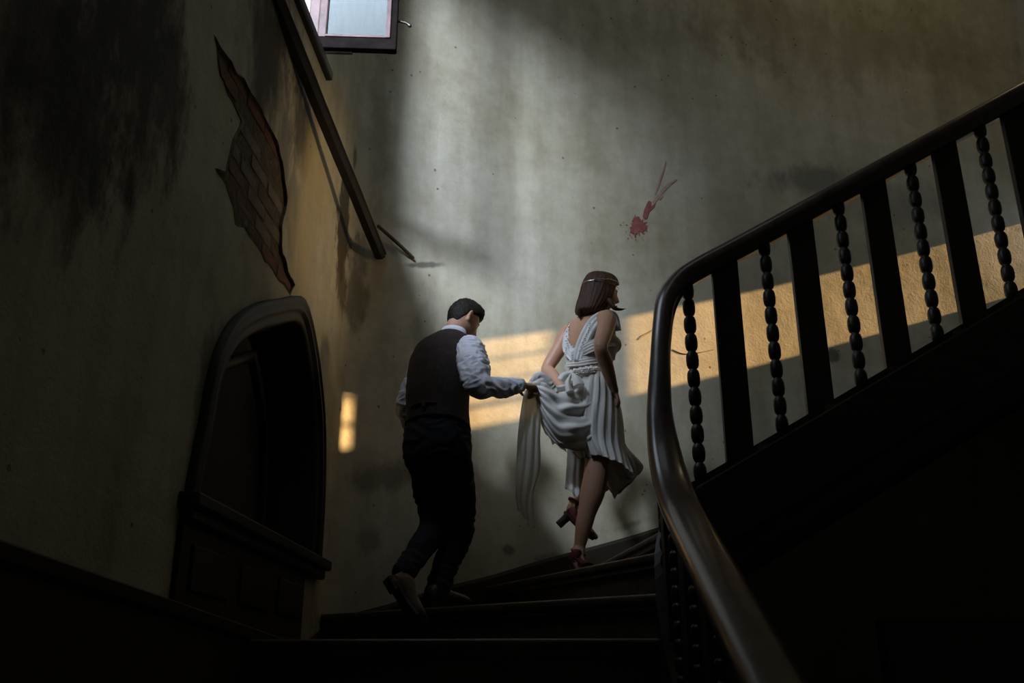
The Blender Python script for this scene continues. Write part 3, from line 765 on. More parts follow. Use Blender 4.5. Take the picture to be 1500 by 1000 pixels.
def sphere_dirs(nu, nv):
    for j in range(1, nv):
        th = math.pi * j / nv
        yield [Vector((math.sin(th) * math.cos(2 * math.pi * i / nu), math.sin(th) * math.sin(2 * math.pi * i / nu), math.cos(th))) for i in range(nu)]
class Frame:
    def __init__(s, o, fwd, up):
        s.o = o; s.u = up.normalized(); s.r = fwd.cross(up).normalized(); s.f = s.u.cross(s.r).normalized()
    def __call__(s, v): return s.o + s.r * v[0] + s.f * v[1] + s.u * v[2]
def add_head(bm, fr, sc=1.0):
    rings = [[fr(head_point(d) * sc) for d in r] for r in sphere_dirs(64, 48)]
    loft(bm, rings)
    for sx in (-1, 1):                            # ears
        c = Vector((sx * .074, -.004, -.006)) * sc
        pts = [fr(c + Vector((sx * .004, .004, -.026)) * sc), fr(c + Vector((sx * .010, -.006, -.012)) * sc), fr(c + Vector((sx * .014, -.014, .010)) * sc), fr(c + Vector((sx * .010, -.006, .028)) * sc), fr(c + Vector((sx * .002, .006, .022)) * sc)]
        tube(bm, pts, [.006 * sc, .007 * sc, .007 * sc, .007 * sc, .005 * sc], 8, 4)
        tube(bm, [fr(c + Vector((0, -.004, -.02)) * sc), fr(c + Vector((sx * .004, -.004, .02)) * sc)], [.008 * sc, .010 * sc], 8, 3, .5)
def add_hand(bm, w, d, nrm, thumb, curl=50, L_=.085, spread=1.0, sc=1.0):
    """w wrist, d pointing dir, nrm palm normal (fingers curl towards it), thumb = side sign along d x nrm"""
    d = d.normalized(); nrm = (nrm - d * nrm.dot(d)).normalized(); s = d.cross(nrm) * thumb
    tube(bm, [w - d * .02, w + d * .03 * sc, w + d * .075 * sc], [.024 * sc, .032 * sc, .036 * sc], 14, 4, .5) if False else None
    rings = [ell(w + d * (t * .085 * sc), s, nrm, a * sc, b * sc, 16) for t, a, b in ((-.2, .024, .020), (.1, .027, .018), (.5, .038, .016), (.85, .040, .014), (1.0, .036, .011))]
    loft(bm, rings)
    for i, (off, ln) in enumerate(((.029, .92), (.010, 1.0), (-.010, .95), (-.028, .76))):
        b = w + d * (.080 * sc) + s * (off * sc); a = 0; pts = [b - d * .012]; cur = b; segs = (.040 * ln * sc, .027 * ln * sc, .021 * ln * sc)
        pts.append(cur); ax = s
        for j, g in enumerate(segs):
            a += R(curl * (.75, 1.0, .7)[j] + 4 * i)
            cur = cur + (d * math.cos(a) + nrm * math.sin(a) + s * (off * 1.2 * spread)).normalized() * g; pts.append(cur)
        tube(bm, pts, [.0095 * sc, .0095 * sc, .0085 * sc, .0078 * sc, .0065 * sc], 10, 3)
    b = w + d * (.022 * sc) + s * (.026 * sc)
    pts = [b, b + (s * .8 + d * .6 + nrm * .25).normalized() * .034 * sc]
    pts.append(pts[-1] + (s * .25 + d * .8 + nrm * .55).normalized() * .030 * sc); pts.append(pts[-1] + (d * .7 + nrm * .8 - s * .2).normalized() * .024 * sc)
    tube(bm, pts, [.014 * sc, .012 * sc, .010 * sc, .0075 * sc], 10, 4)
def wrinkle(o, amp, sc, stretch=Vector((1, 1, 1)), fn=None):
    me = o.data; nr = [v.normal.copy() for v in me.vertices]
    for v, n in zip(me.vertices, nr):
        q = Vector((v.co.x * stretch.x, v.co.y * stretch.y, v.co.z * stretch.z)) * sc
        q += noise.noise_vector(q * .5) * 1.2
        d = (1 - abs(noise.noise(q)) * 2.6) * amp + noise.noise(q * 2.3) * amp * .4
        if fn: d *= fn(v.co)
        v.co += n * d
    me.update()
def body_obj(name, build, mat, parent, voxel=.006, sm=4):
    bm = bmesh.new(); build(bm); bmesh.ops.recalc_face_normals(bm, faces=bm.faces)
    o = mk(name, bm, mat, parent); inv = o.matrix_parent_inverse.copy(); o.parent = None; o.matrix_parent_inverse = Matrix.Identity(4)
    remesh(o, voxel, sm); o.parent = parent; o.matrix_parent_inverse = inv; return o
def eyes(fr, parent, sc=1.0):
    for sx in (-1, 1):
        bm = bmesh.new(); c = fr(Vector((sx * .031, .071, .006)) * sc); bmesh.ops.create_uvsphere(bm, u_segments=16, v_segments=10, radius=.0115 * sc, matrix=Matrix.Translation(c)); e = mk('eye', bm, M['eye'], parent, True)
        bm = bmesh.new(); c2 = fr(Vector((sx * .031, .0785, .006)) * sc); bmesh.ops.create_uvsphere(bm, u_segments=12, v_segments=8, radius=.0055 * sc, matrix=Matrix.Translation(c2)); i_ = mk('iris', bm, M['iris'], None, True); i_.parent = e
        bm = bmesh.new(); tube(bm, [fr(Vector((sx * (.018 + .013 * t), .089 - .012 * t * t * .6, .028 + .005 * math.sin(t * 2.2))) * sc) for t in (0, .5, 1, 1.5, 2)], [.002, .003, .003, .0025, .001], 6, 2); mk('eyebrow', bm, M['hair_m'], parent, True)
    bm = bmesh.new(); tube(bm, [fr(Vector((x, .1005 - abs(x) * .42, -.064 - abs(x) * .05)) * sc) for x in (-.022, -.011, 0, .011, .022)], [.002, .0045, .005, .0045, .002], 8, 3, .8); mk('lips', bm, M['lip'], parent, True)
UP = Vector((0, 0, 1))

# ------------------------------------------------------------------ man
F = Vector((.55, .835, 0)).normalized(); RT = F.cross(UP).normalized()
man = thing('person', (-.42, 4.75, .18), 'man seen from behind in brown waistcoat and white shirt, holding up the dress train', 'person')
hd = Frame(P(678, 469, 4.84), (F * 1 + RT * .35 - UP * .62), UP + F * .55 + RT * .15); HS = .99
sh_r = P(688, 514, 4.66); el_r = P(702, 566, 4.47); wr_r = P(764, 564, 4.60)
sh_l = P(623, 530, 4.92); el_l = P(596, 592, 4.93); wr_l = P(608, 636, 5.05)
hip = P(641, 640, 4.72); neck = P(664, 494, 4.80)
hr = hip + RT * .085 - UP * .04; hl = hip - RT * .085 - UP * .04
kn_r = P(677, 774, 4.86); an_r = P(640, 872, 4.74)
kn_l = P(636, 768, 4.80); an_l = P(588, 836, 4.52)
def TL(t): return (UP + F * t).normalized(), (F - UP * t).normalized()
tors = []
for (px, py, Y, a, b) in ((641, 660, 4.70, .168, .125), (641, 630, 4.70, .165, .122), (641, 606, 4.71, .155, .115), (641, 575, 4.73, .160, .118), (646, 545, 4.76, .172, .122), (651, 522, 4.78, .180, .115), (656, 506, 4.79, .150, .095), (661, 496, 4.80, .085, .07), (666, 488, 4.81, .062, .062)):
    tors.append((P(px, py, Y), RT, (F - UP * .25).normalized(), a, b))
def man_body(bm):
    loft(bm, rings_smooth([(c, a, b, ra * .9, rb * .88) for c, a, b, ra, rb in tors], 24))
    tube(bm, [neck - UP * .05, neck + UP * .02, hd(Vector((0, -.015, -.05)))], [.062, .056, .054], 16, 4)
    add_head(bm, hd, HS)
    tube(bm, [sh_r, el_r, wr_r], [.045, .038, .024], 12, 6); tube(bm, [sh_l, el_l, wr_l], [.045, .038, .024], 12, 6)
    tube(bm, [hr, kn_r, an_r], [.075, .05, .032], 12, 6); tube(bm, [hl, kn_l, an_l], [.075, .05, .030], 12, 6)
    add_hand(bm, wr_r, P(778, 566, 4.66) - wr_r, Vector((.25, .5, -.8)), 1, 62, sc=.98)
    add_hand(bm, wr_l, (F * .8 - UP * .5), Vector((.6, -.3, -.6)), -1, 30)
body_obj('body', man_body, M['skin'], man, .0048, 2)
eyes(hd, man, HS)
def hair_short(bm):
    rings = []
    for r in sphere_dirs(72, 44):
        ring = []
        for d in r:
            p = head_point(d) * HS; x, y, z = d
            line = .42 if y > .55 else (.42 - (.55 - y) * .62 if y > -.15 else -.04 - (-.15 - y) * 1.25)
            if abs(x) > .8 and -.25 < y < .12: line = max(line, .06)
            m_ = max(0, min(1, (z - line) / .10)); m_ = m_ * m_ * (3 - 2 * m_)
            th = .004 + .019 * max(0, z) + (.018 * G(z - .75, .3) * G(y - .55, .4)) + .004 * noise.noise(d * 9) + .0028 * noise.noise(d * 34)
            ring.append(fr_h(p + d * (th * m_ - .008 * (1 - m_))))
        rings.append(ring)
    loft(bm, rings)
fr_h = hd
bm = bmesh.new(); hair_short(bm); mk('hair', bm, M['hair_m'], man, True)
def shirt(bm):
    loft(bm, rings_smooth([(c, a, b, ra * .93, rb * .9) for c, a, b, ra, rb in tors[1:]], 28))
    tube(bm, [sh_r + (neck - sh_r) * .12, sh_r, P(695, 540, 4.56), el_r + Vector((-.01, -.01, 0)), P(733, 568, 4.54), wr_r + (el_r - wr_r) * .08], [.060, .074, .075, .058, .047, .033], 20, 7)
    tube(bm, [sh_l + (neck - sh_l) * .12, sh_l, P(608, 560, 4.93), el_l, P(600, 616, 4.99), wr_l], [.060, .064, .058, .054, .044, .034], 20, 7)
so = body_obj('shirt', shirt, M['shirt'], man, .006, 3)
wrinkle(so, .009, 17, Vector((1.0, 1.0, 1.5)))
bm = bmesh.new(); tube(bm, [wr_r + (el_r - wr_r) * .16, wr_r + (wr_r - el_r) * .02], [.035, .034], 18, 3, 1, False); mk('cuff', bm, M['shirt'], man, True)
bm = bmesh.new(); ck = []
for k in range(28):
    t = 2 * math.pi * k / 28; rr_ = .066
    c = neck + UP * .022 + F * .004; ck.append((c + RT * (rr_ * math.cos(t)) + F * (rr_ * .95 * math.sin(t)) + UP * (.010 * math.sin(t) * -1)))
rings = [[p - UP * .028 + (p - neck).normalized() * .008 for p in ck], [p + (p - neck).normalized() * .004 for p in ck], [p + UP * .018 for p in ck], [p + UP * .016 - (p - neck - UP * .03).normalized() * .006 for p in ck], [p - UP * .02 - (p - neck).normalized() * .004 for p in ck]]
loft(bm, rings, False); mk('collar', bm, M['shirt'], man, True)
# waistcoat: torso shell ending inside the shoulder points
vk = []
for i, (c, a, b, ra, rb) in enumerate(tors[1:8]):
    g = (.012, .014, .014, .014, .014, .018, .016)[i]; wv = (1, 1, 1, 1, .97, .98, 1)[i]
    vk.append((c - a * (0.0), a, b, ra * wv + g, rb + g + .003))
vk[0] = (vk[0][0] + UP * .012, *vk[0][1:])
bm = bmesh.new(); rg = rings_smooth(vk, 48, 6)
for i, r_ in enumerate(rg):
    for j, p in enumerate(r_):
        w = noise.noise(Vector((p.x * 9, p.y * 9, p.z * 26))) * .005; r_[j] = p + (p - vk[3][0]).normalized() * w
loft(bm, rg); vo = mk('waistcoat', bm, M['vest'], man, True)
bm = bmesh.new(); c = tors[2][0] + UP * .015
for s0_, s1_ in ((-.05, .0), (.0, .06)): 
    pts = [c + RT * (.17 * math.sin(t)) - F * (.135 * math.cos(t)) + UP * .008 * math.cos(3 * t) for t in (s0_ * 8, (s0_ + s1_) * 4, s1_ * 8)]
    tube(bm, pts, [.010, .011, .010], 8, 5, .35)
mk('back_strap', bm, M['satin'], man, True)
bm = bmesh.new(); q = c + RT * .012 - F * .142; frame_box(bm, q - UP * .014, RT, UP, -F, .022, .028, .006, .002); mk('buckle', bm, M['iron'], man)
def trousers(bm):
    tk = [(P(641, 610, 4.71), RT, F, .158, .122), (P(640, 630, 4.70), RT, F, .172, .130), (P(640, 655, 4.70), RT, F, .180, .140), (P(641, 680, 4.71), RT, F, .172, .130)]
    loft(bm, rings_smooth(tk, 28))
    tube(bm, [hr + UP * .0, P(668, 710, 4.76), kn_r + Vector((-.012, 0, 0)), P(652, 830, 4.80), P(638, 872, 4.75)], [.095, .092, .072, .062, .056], 20, 7)
    tube(bm, [hl + UP * .0, P(628, 705, 4.80), kn_l, P(612, 808, 4.66), P(592, 838, 4.54)], [.095, .090, .070, .060, .054], 20, 7)
to = body_obj('trousers', trousers, M['trouser'], man, .007, 3)
wrinkle(to, .006, 11, Vector((1, 1, 1.6)))
def shoe(heel, ball, toe, up, mat, sole_mat, parent, w=.045, label=None):
    d = (ball - heel).normalized(); s = d.cross(up).normalized(); up = s.cross(d).normalized()
    bm = bmesh.new()
    ks = [(heel - d * .015 + up * .035, .024, .030), (heel + d * .01 + up * .045, .034, .045), (heel + d * .05 + up * .05, .036, .050), (heel + (ball - heel) * .55 + up * .036, .036, .036), (ball + up * .028, w, .028), (ball + (toe - ball) * .6 + up * .022, w * .88, .022), (toe + up * .016, w * .45, .014)]
    rg_ = rings_smooth([(c_, s, up, a_, b_) for c_, a_, b_ in ks], 20, 4); loft(bm, rg_); o = mk('shoe', bm, mat, parent, True)
    bm = bmesh.new(); out = [(-.02, .018), (.01, .033), (.06, .035), (.14, .036)]
    ln = (ball - heel).length
    pl = [(-.018, .02), (.02, .034), (ln * .55, .030), (ln, w), (ln + .05, w * .86), (ln + (toe - ball).length, w * .4)]
    td = (toe - ball).normalized()
    def at(x): return heel + d * x if x <= ln else ball + td * (x - ln)
    a_ = [at(x) + s * y_ for x, y_ in pl] + [at(x) - s * y_ for x, y_ in pl[::-1]]
    lo = [p - up * .010 for p in a_]; va = [bm.verts.new(p + up * .006) for p in a_]; vb = [bm.verts.new(p) for p in lo]; bm.faces.new(va); bm.faces.new(vb[::-1])
    for i in range(len(va)): j = (i + 1) % len(va); bm.faces.new((va[i], va[j], vb[j], vb[i]))
    frame_box(bm, heel - d * .02 - s * .03 - up * .028, d, s, up, .07, .06, .022, .003)
    sm_ = mk('sole', bm, sole_mat, None); sm_.parent = o
    return o
z1 = .36
fd = (F * .95 + RT * .15).normalized()
fh = Vector((an_r.x, an_r.y, z1 + .03)) - fd * .04; shoe(fh, fh + fd * .17, fh + fd * .26, UP, M['leather'], M['sole'], man)
bh = P(574, 850, 4.46); bb = P(606, 905, 4.46); bt = P(622, 928, 4.56)
bt.z = .215; bb.z = max(bb.z, .235)
shoe(bh, bb, bt, (UP * .5 + F * .9 + Vector((.3, 0, 0))), M['leather'], M['sole'], man)

# ------------------------------------------------------------------ woman
F = Vector((.74, .67, 0)).normalized(); RT = F.cross(UP).normalized()
HF = Vector((.965, .26, -.06)).normalized()
wom = thing('person', (.34, 4.9, .55), 'woman in ivory backless dress climbing the stairs, hair in a dark bob with silver band', 'person')
hw = Frame(P(882, 431, 4.93), HF - UP * .10, UP + HF * .12); WS = .90
sr = P(889, 470, 4.80); er = P(880, 509, 4.64); wr = P(900, 572, 4.80)
slf = P(831, 490, 5.10); elf = P(802, 540, 5.08); wlf = P(822, 566, 4.92)
nk = P(872, 458, 4.97)
wt = []
for (px, py, Y, a, b, ex_) in ((862, 610, 4.96, .145, .115, 0), (862, 585, 4.96, .138, .108, 0), (860, 560, 4.95, .122, .098, 0), (860, 540, 4.95, .115, .092, 0), (862, 520, 4.96, .125, .105, 0), (866, 500, 4.97, .140, .120, 0), (865, 484, 4.98, .150, .105, 0), (864, 472, 4.985, .140, .080, 0), (868, 464, 4.98, .085, .060, 0), (873, 456, 4.97, .052, .052, 0)):
    wt.append((P(px, py, Y), RT, (F - UP * .2).normalized(), a, b))
hipw = P(862, 612, 4.94)
k1 = P(874, 682, 4.86); a1 = P(849, 800, 4.90); k2 = P(884, 700, 5.32); a2 = P(842, 737, 5.08)
def woman_body(bm):
    loft(bm, rings_smooth(wt, 28))
    tube(bm, [nk - UP * .04, nk + UP * .02, hw(Vector((0, -.02, -.05)))], [.05, .046, .046], 16, 4)
    add_head(bm, hw, WS)
    ch = wt[5][0]
    for sx in (-1, 1): tube(bm, [ch + RT * (.06 * sx) + F * .05, ch + RT * (.062 * sx) + F * .105 - UP * .01], [.06, .052], 14, 4)
    tube(bm, [sr + (nk - sr) * .3, sr, sr.lerp(er, .5), er, er.lerp(wr, .35), wr], [.045, .052, .044, .036, .038, .023], 16, 7)
    tube(bm, [slf + (nk - slf) * .3, slf, slf.lerp(elf, .5), elf, elf.lerp(wlf, .35), wlf], [.045, .050, .042, .036, .036, .023], 16, 7)
    add_hand(bm, wr, P(908, 600, 4.88) - wr, Vector((-.6, .2, -.5)), -1, 66, sc=.86)
    add_hand(bm, wlf, P(834, 578, 4.84) - wlf, Vector((.3, .3, -.8)), 1, 66, sc=.86)
    h1 = hipw + RT * .07; h2 = hipw - RT * .07
    tube(bm, [h1, h1.lerp(k1, .5), k1, k1.lerp(a1, .3) + Vector((.008, 0, 0)), k1.lerp(a1, .65), a1], [.075, .085, .062, .064, .046, .030], 18, 8)
    tube(bm, [h2, h2.lerp(k2, .5), k2, k2.lerp(a2, .3), a2], [.075, .08, .058, .058, .031], 18, 8)
    # feet
    tube(bm, [a1 + Vector((0, 0, -.0)), P(846, 818, 4.86), P(856, 836, 4.84), P(866, 843, 4.88)], [.032, .034, .034, .018], 14, 5, .7)
    tube(bm, [a2, P(838, 752, 5.05), P(856, 772, 5.05), P(872, 786, 5.08)], [.032, .032, .030, .016], 14, 5, .8)
body_obj('body', woman_body, M['skin_f'], wom, .005, 2)
eyes(hw, wom, WS)
# bob hair
bm = bmesh.new(); rings = []
HB = [(.128, .012, .03, -.005), (.122, .040, .06, -.006), (.108, .062, .082, -.008), (.08, .077, .098, -.010), (.045, .084, .104, -.014), (.0, .086, .104, -.020), (-.04, .086, .102, -.028), (-.08, .086, .098, -.040), (-.115, .083, .090, -.052), (-.135, .076, .080, -.060), (-.145, .05, .055, -.062)]
hk = cat([Vector((h, a_, b_)) for h, a_, b_, c_ in HB], 4); hc = cat([Vector((c_, 0, 0)) for *_, c_ in HB], 4)
NH = 120
for hv, cv in zip(hk, hc):
    h, a_, b_ = hv; ring = []
    for k in range(NH):
        t = 2 * math.pi * k / NH                  # 0 = right, pi/2 = forward
        fa = abs(((t - math.pi / 2 + math.pi) % (2 * math.pi)) - math.pi)   # angle from forward
        f = 1.0
        if h < .085:
            open_ = R(52) * min(1, (.085 - h) / .05)
            e = max(0, min(1, (open_ - fa) / R(14))); f = 1 - .42 * e * e * (3 - 2 * e)
        strand = .018 * math.sin(t * 31 + 3 * noise.noise(Vector((h * 8, t, 0)))) + .03 * noise.noise(Vector((t * 7, h * 3, 1))) + .012 * math.sin(t * 57)
        drop = -.012 * noise.noise(Vector((t * 5, 3, 0))) * (1 if h < -.09 else 0)
        ring.append(hw(Vector((a_ * math.cos(t) * (f + strand), cv.x + b_ * math.sin(t) * (f + strand), h + drop)) * 1.0))
    rings.append(ring)
loft(bm, rings); bmesh.ops.recalc_face_normals(bm, faces=bm.faces); hairo = mk('hair', bm, M['hair_f'], wom, True)
bm = bmesh.new(); tube(bm, [P(893, 440, 4.84), P(899, 450, 4.83), P(907, 453, 4.84), P(917, 452, 4.86)], [.016, .013, .008, .001], 10, 5); mk('lock', bm, M['hair_f'], None, True).parent = hairo; bm = bmesh.new(); tube(bm, [P(852, 440, 4.88), P(848, 455, 4.88), P(850, 466, 4.89)], [.018, .016, .004], 10, 5); mk('lock', bm, M['hair_f'], None, True).parent = hairo
bm = bmesh.new()                                   # headband: two strands and beads
for zz, tl in ((.052, .020), (.036, -.004)):
    pts = [hw(Vector((.090 * math.cos(t) * (1), -.014 + .110 * math.sin(t), zz + tl * math.sin(t)))) for t in [R(x) for x in range(-75, 60, 12)]]
    tube(bm, pts, [.0016] * len(pts), 6, 3)
hb = mk('headband', bm, M['silver'], wom, True)
bm = bmesh.new()
for t, l in ((-32, .010), (-26, .012), (-10, .010), (5, .008), (14, .007)):
    c = hw(Vector((.093 * math.cos(R(t)), -.014 + .113 * math.sin(R(t)), .052 + .020 * math.sin(R(t))))); d_ = hw.f
    tube(bm, [c - d_ * l, c, c + d_ * l], [.001, .004, .001], 8, 2)
mk('leaf_beads', bm, M['silver'], None, True).parent = hb
# bodice
bk_ = [(c, a, b, ra + .008, rb + .010) for c, a, b, ra, rb in wt[1:6]]
bm = bmesh.new(); rg = rings_smooth(bk_, 72, 7); 
for i, r_ in enumerate(rg):
    for j, p in enumerate(r_):
        t = 2 * math.pi * j / 72; v_ = i / len(rg)
        w = .0055 * math.sin(v_ * 34 + 1.6 * math.sin(t + .6) + 2 * noise.noise(Vector((t, v_ * 3, 2))))
        bust = .035 * G(v_ - .82, .22) * max(0, math.sin(t)) ** 1.5
        r_[j] = p + (p - bk_[2][0]).normalized() * w + F * bust
# open back: cut the upper rows away behind
vr = [[bm.verts.new(p) for p in r_] for r_ in rg]
for i in range(len(vr) - 1):
    v_ = i / (len(vr) - 1)
    for j in range(72):
        t = 2 * math.pi * (j + .5) / 72; back = abs(((t - 1.5 * math.pi + math.pi) % (2 * math.pi)) - math.pi)
        if v_ > .72 and back < (v_ - .72) * 2.4: continue
        bm.faces.new((vr[i][j], vr[i][(j + 1) % 72], vr[i + 1][(j + 1) % 72], vr[i + 1][j]))
bmesh.ops.recalc_face_normals(bm, faces=bm.faces)
dress = mk('dress', bm, M['lace'], wom, True); m_ = dress.modifiers.new('t', 'SOLIDIFY'); m_.thickness = .003
def strap(pts, wds, name, nrm, folds=3, parent=None, mat=None):
    """pleated band through points"""
    bm = bmesh.new(); q = cat([Vector(p) for p in pts], 6); w_ = cat([Vector((w, 0, 0)) for w in wds], 6); rings = []
    for i, (p, w) in enumerate(zip(q, w_)):
        t = (q[min(i + 1, len(q) - 1)] - q[max(0, i - 1)]).normalized(); s = t.cross(nrm).normalized(); n_ = s.cross(t).normalized(); ring = []
        for k in range(17):
            u = k / 16 * 2 - 1; ring.append(p + s * (u * w.x) + n_ * (.006 * (1 - u * u) + .0035 * math.cos(u * folds * math.pi)))
        rings.append(ring)
    loft(bm, rings, False, False); o = mk(name, bm, mat or M['lace'], parent, True); m_ = o.modifiers.new('t', 'SOLIDIFY'); m_.thickness = .004; return o
nb_ = (-F * .75 + RT * .5 + UP * .1).normalized()
o = strap([P(846, 528, 4.83), P(850, 512, 4.82), P(858, 492, 4.82), P(868, 474, 4.83), P(880, 463, 4.83), P(892, 459, 4.86), P(899, 466, 4.90), P(902, 485, 4.92)], [.026, .034, .036, .036, .034, .030, .028, .03], 'shoulder_strap', nb_, 3, None); o.parent = dress
o = strap([P(840, 526, 4.86), P(831, 512, 4.92), P(832, 495, 4.96), P(838, 480, 4.98), P(846, 470, 5.0), P(852, 466, 5.06)], [.020, .024, .026, .026, .022, .02], 'shoulder_strap', nb_, 2, None); o.parent = dress
bm = bmesh.new()
for (x0, y0, Y0, x1, y1, Y1, n_) in ((834, 472, 4.965, 828, 516, 4.905, 14), (866, 474, 4.80, 850, 514, 4.80, 14), (848, 480, 4.97, 838, 520, 4.87, 10)):
    for i in range(n_):
        t = i / (n_ - 1); c = P(x0 + (x1 - x0) * t + random.uniform(-2, 2), y0 + (y1 - y0) * t, Y0 + (Y1 - Y0) * t - .012); bmesh.ops.create_icosphere(bm, subdivisions=1, radius=.0045, matrix=Matrix.Translation(c))
bo = mk('bead_trim', bm, M['silver'], None, True); bo.parent = dress; bo['kind'] = 'stuff'
# gathered waist wraps meeting at the back
o = strap([P(838, 521, 4.86), P(852, 514, 4.82), P(868, 506, 4.80), P(884, 502, 4.84), P(897, 502, 4.92)], [.022, .03, .034, .036, .04], 'gathered_wrap', nb_, 4, None, M['dress']); o.parent = dress
o = strap([P(833, 530, 4.90), P(848, 528, 4.83), P(866, 525, 4.82), P(884, 524, 4.88), P(894, 524, 4.96)], [.03, .03, .032, .034, .03], 'gathered_wrap', nb_, 4, None, M['dress']); o.parent = dress
# beaded belt and bow
bl = [P(830, 546, 4.91), P(842, 546, 4.80), P(858, 544, 4.77), P(874, 543, 4.80), P(887, 544, 4.90)]
o = strap(bl, [.014] * 5, 'beaded_belt', nb_, 1, None, M['lace']); o.parent = dress
bm = bmesh.new(); q = cat(bl, 16)
for p in q[14:]:
    for dz in (-.009, 0, .009):
        c = p + Vector((random.uniform(-.003, .003), -.012, dz)); bmesh.ops.create_icosphere(bm, subdivisions=1, radius=random.uniform(.0035, .0055), matrix=Matrix.Translation(c))
bo = mk('belt_beads', bm, M['silver'], None, True); bo.parent = dress; bo['kind'] = 'stuff'
for pts, ws in (([P(837, 546, 4.76), P(844, 553, 4.71), P(848, 564, 4.69)], [.006, .022, .030]), ([P(837, 546, 4.76), P(827, 549, 4.75), P(821, 557, 4.75)], [.006, .020, .020]), ([P(837, 546, 4.76), P(832, 560, 4.71), P(834, 574, 4.69)], [.006, .014, .018])):
    o = strap(pts, ws, 'bow_ribbon', Vector((0, -1, .1)), 1, None, M['dress']); o.parent = dress

# skirt
def skirt(keys, n, sub, pl, amp0, amp1, mat, name, seed=0, ph=0, openf=None):
    """keys: (pxL, pxR, py left, py right, Y, depth b)"""
    ks = []
    for (xl, xr, yl, yr, Y, b) in keys:
        A = P(xl, yl, Y); B = P(xr, yr, Y); ks.append(((A + B) / 2, (B - A) / 2, b))
    cs = cat([k[0] for k in ks], sub); hx = cat([k[1] for k in ks], sub); bb_ = cat([Vector((k[2], 0, 0)) for k in ks], sub); bm = bmesh.new(); rg = []
    for i, (c, h, b) in enumerate(zip(cs, hx, bb_)):
        v = i / (len(cs) - 1); ring = []
        for k in range(n):
            t = 2 * math.pi * k / n
            # pleats run down, swirling towards the train
            a_ = t + ph + v * .9
            f = (amp0 + (amp1 - amp0) * v) * (math.sin(a_ * pl + 2.2 * noise.noise(Vector((t * 1.5, v * 2, seed)))) * .6 + .6 * noise.noise(Vector((math.cos(t) * 3, math.sin(t) * 3, v * 3 + seed))) + .25 * math.sin(a_ * pl * 2.3))
            ring.append(c + h * (math.cos(t) * (1 + f / max(h.length, .05))) + Vector((0, 1, 0)) * ((b.x + f) * math.sin(t)) + UP * (.02 * v * noise.noise(Vector((math.cos(t) * 2, math.sin(t) * 2, seed + 5)))))
        rg.append(ring)
    loft(bm, rg, False); bmesh.ops.recalc_face_normals(bm, faces=bm.faces); o = mk(name, bm, mat, None, True); m_ = o.modifiers.new('t', 'SOLIDIFY'); m_.thickness = .003; return o
sk1 = skirt([(832, 887, 544, 543, 4.95, .118), (832, 892, 554, 551, 4.95, .15), (829, 899, 573, 568, 4.94, .18), (827, 906, 600, 592, 4.94, .20), (828, 910, 625, 620, 4.93, .20), (834, 914, 648, 656, 4.92, .18), (846, 922, 664, 684, 4.92, .185), (852, 928, 672, 698, 4.92, .19)], 200, 6, 21, .005, .015, M['dress'], 'skirt', 1)
sk1.parent = dress
sk2 = skirt([(836, 884, 560, 556, 4.97, .07), (834, 900, 610, 606, 5.0, .10), (836, 914, 650, 650, 5.03, .12), (868, 936, 676, 676, 5.08, .12), (893, 942, 716, 686, 5.10, .09), (900, 936, 728, 694, 5.10, .07)], 90, 6, 9, .003, .012, M['dress'], 'underskirt', 4)
sk2.parent = dress
# free cloth sheets: grid from four-sided functions
def sheet(name, rows, mat, foldn, amp, nu=40, nv=30, seed=0, thick=.002, edge=0, rad=False):
    """rows: list of lists of points, each row a polyline across the sheet"""
    rr = [cat([Vector(p) for p in r], 8) for r in rows]
    colm = [cat([r[k] for r in rr], 14) for k in range(len(rr[0]))]
    nr, nc = len(colm[0]), len(colm); bm = bmesh.new(); g = []
    for j in range(nr):
        line = []
        for i in range(nc):
            u = i / (nc - 1); v = j / (nr - 1); p = colm[i][j]
            f = math.sin(u * foldn * 2 * math.pi + 2.5 * noise.noise(Vector((u * 2, v * 1.5, seed)))) * .7 + .8 * noise.noise(Vector((u * 5, v * 3, seed + 2)))
            if rad: f += 1.1 * math.sin(v * 30 + u * 5 + 4 * noise.noise(Vector((u * 2.5, v * 2.5, seed + 9)))) * min(1, .25 + u * 1.3) + .5 * math.sin(v * 55 + 3 * noise.noise(Vector((u * 4, v * 3, 3))))
            amp_ = amp * (.4 + .6 * v)
            if rad: amp_ = amp * (.6 + .4 * u)
            e_ = edge * noise.noise(Vector((u * 7, seed, 0))) * v ** 6
            line.append(bm.verts.new(p + Vector((0, 1, 0)) * (amp_ * f) + UP * e_))
        g.append(line)
    for a_, b_ in zip(g, g[1:]):
        for i in range(nc - 1): bm.faces.new((a_[i], a_[i + 1], b_[i + 1], b_[i]))
    o = mk(name, bm, mat, None, True); m_ = o.modifiers.new('t', 'SOLIDIFY'); m_.thickness = thick; return o
hand = P(781, 566, 4.70)
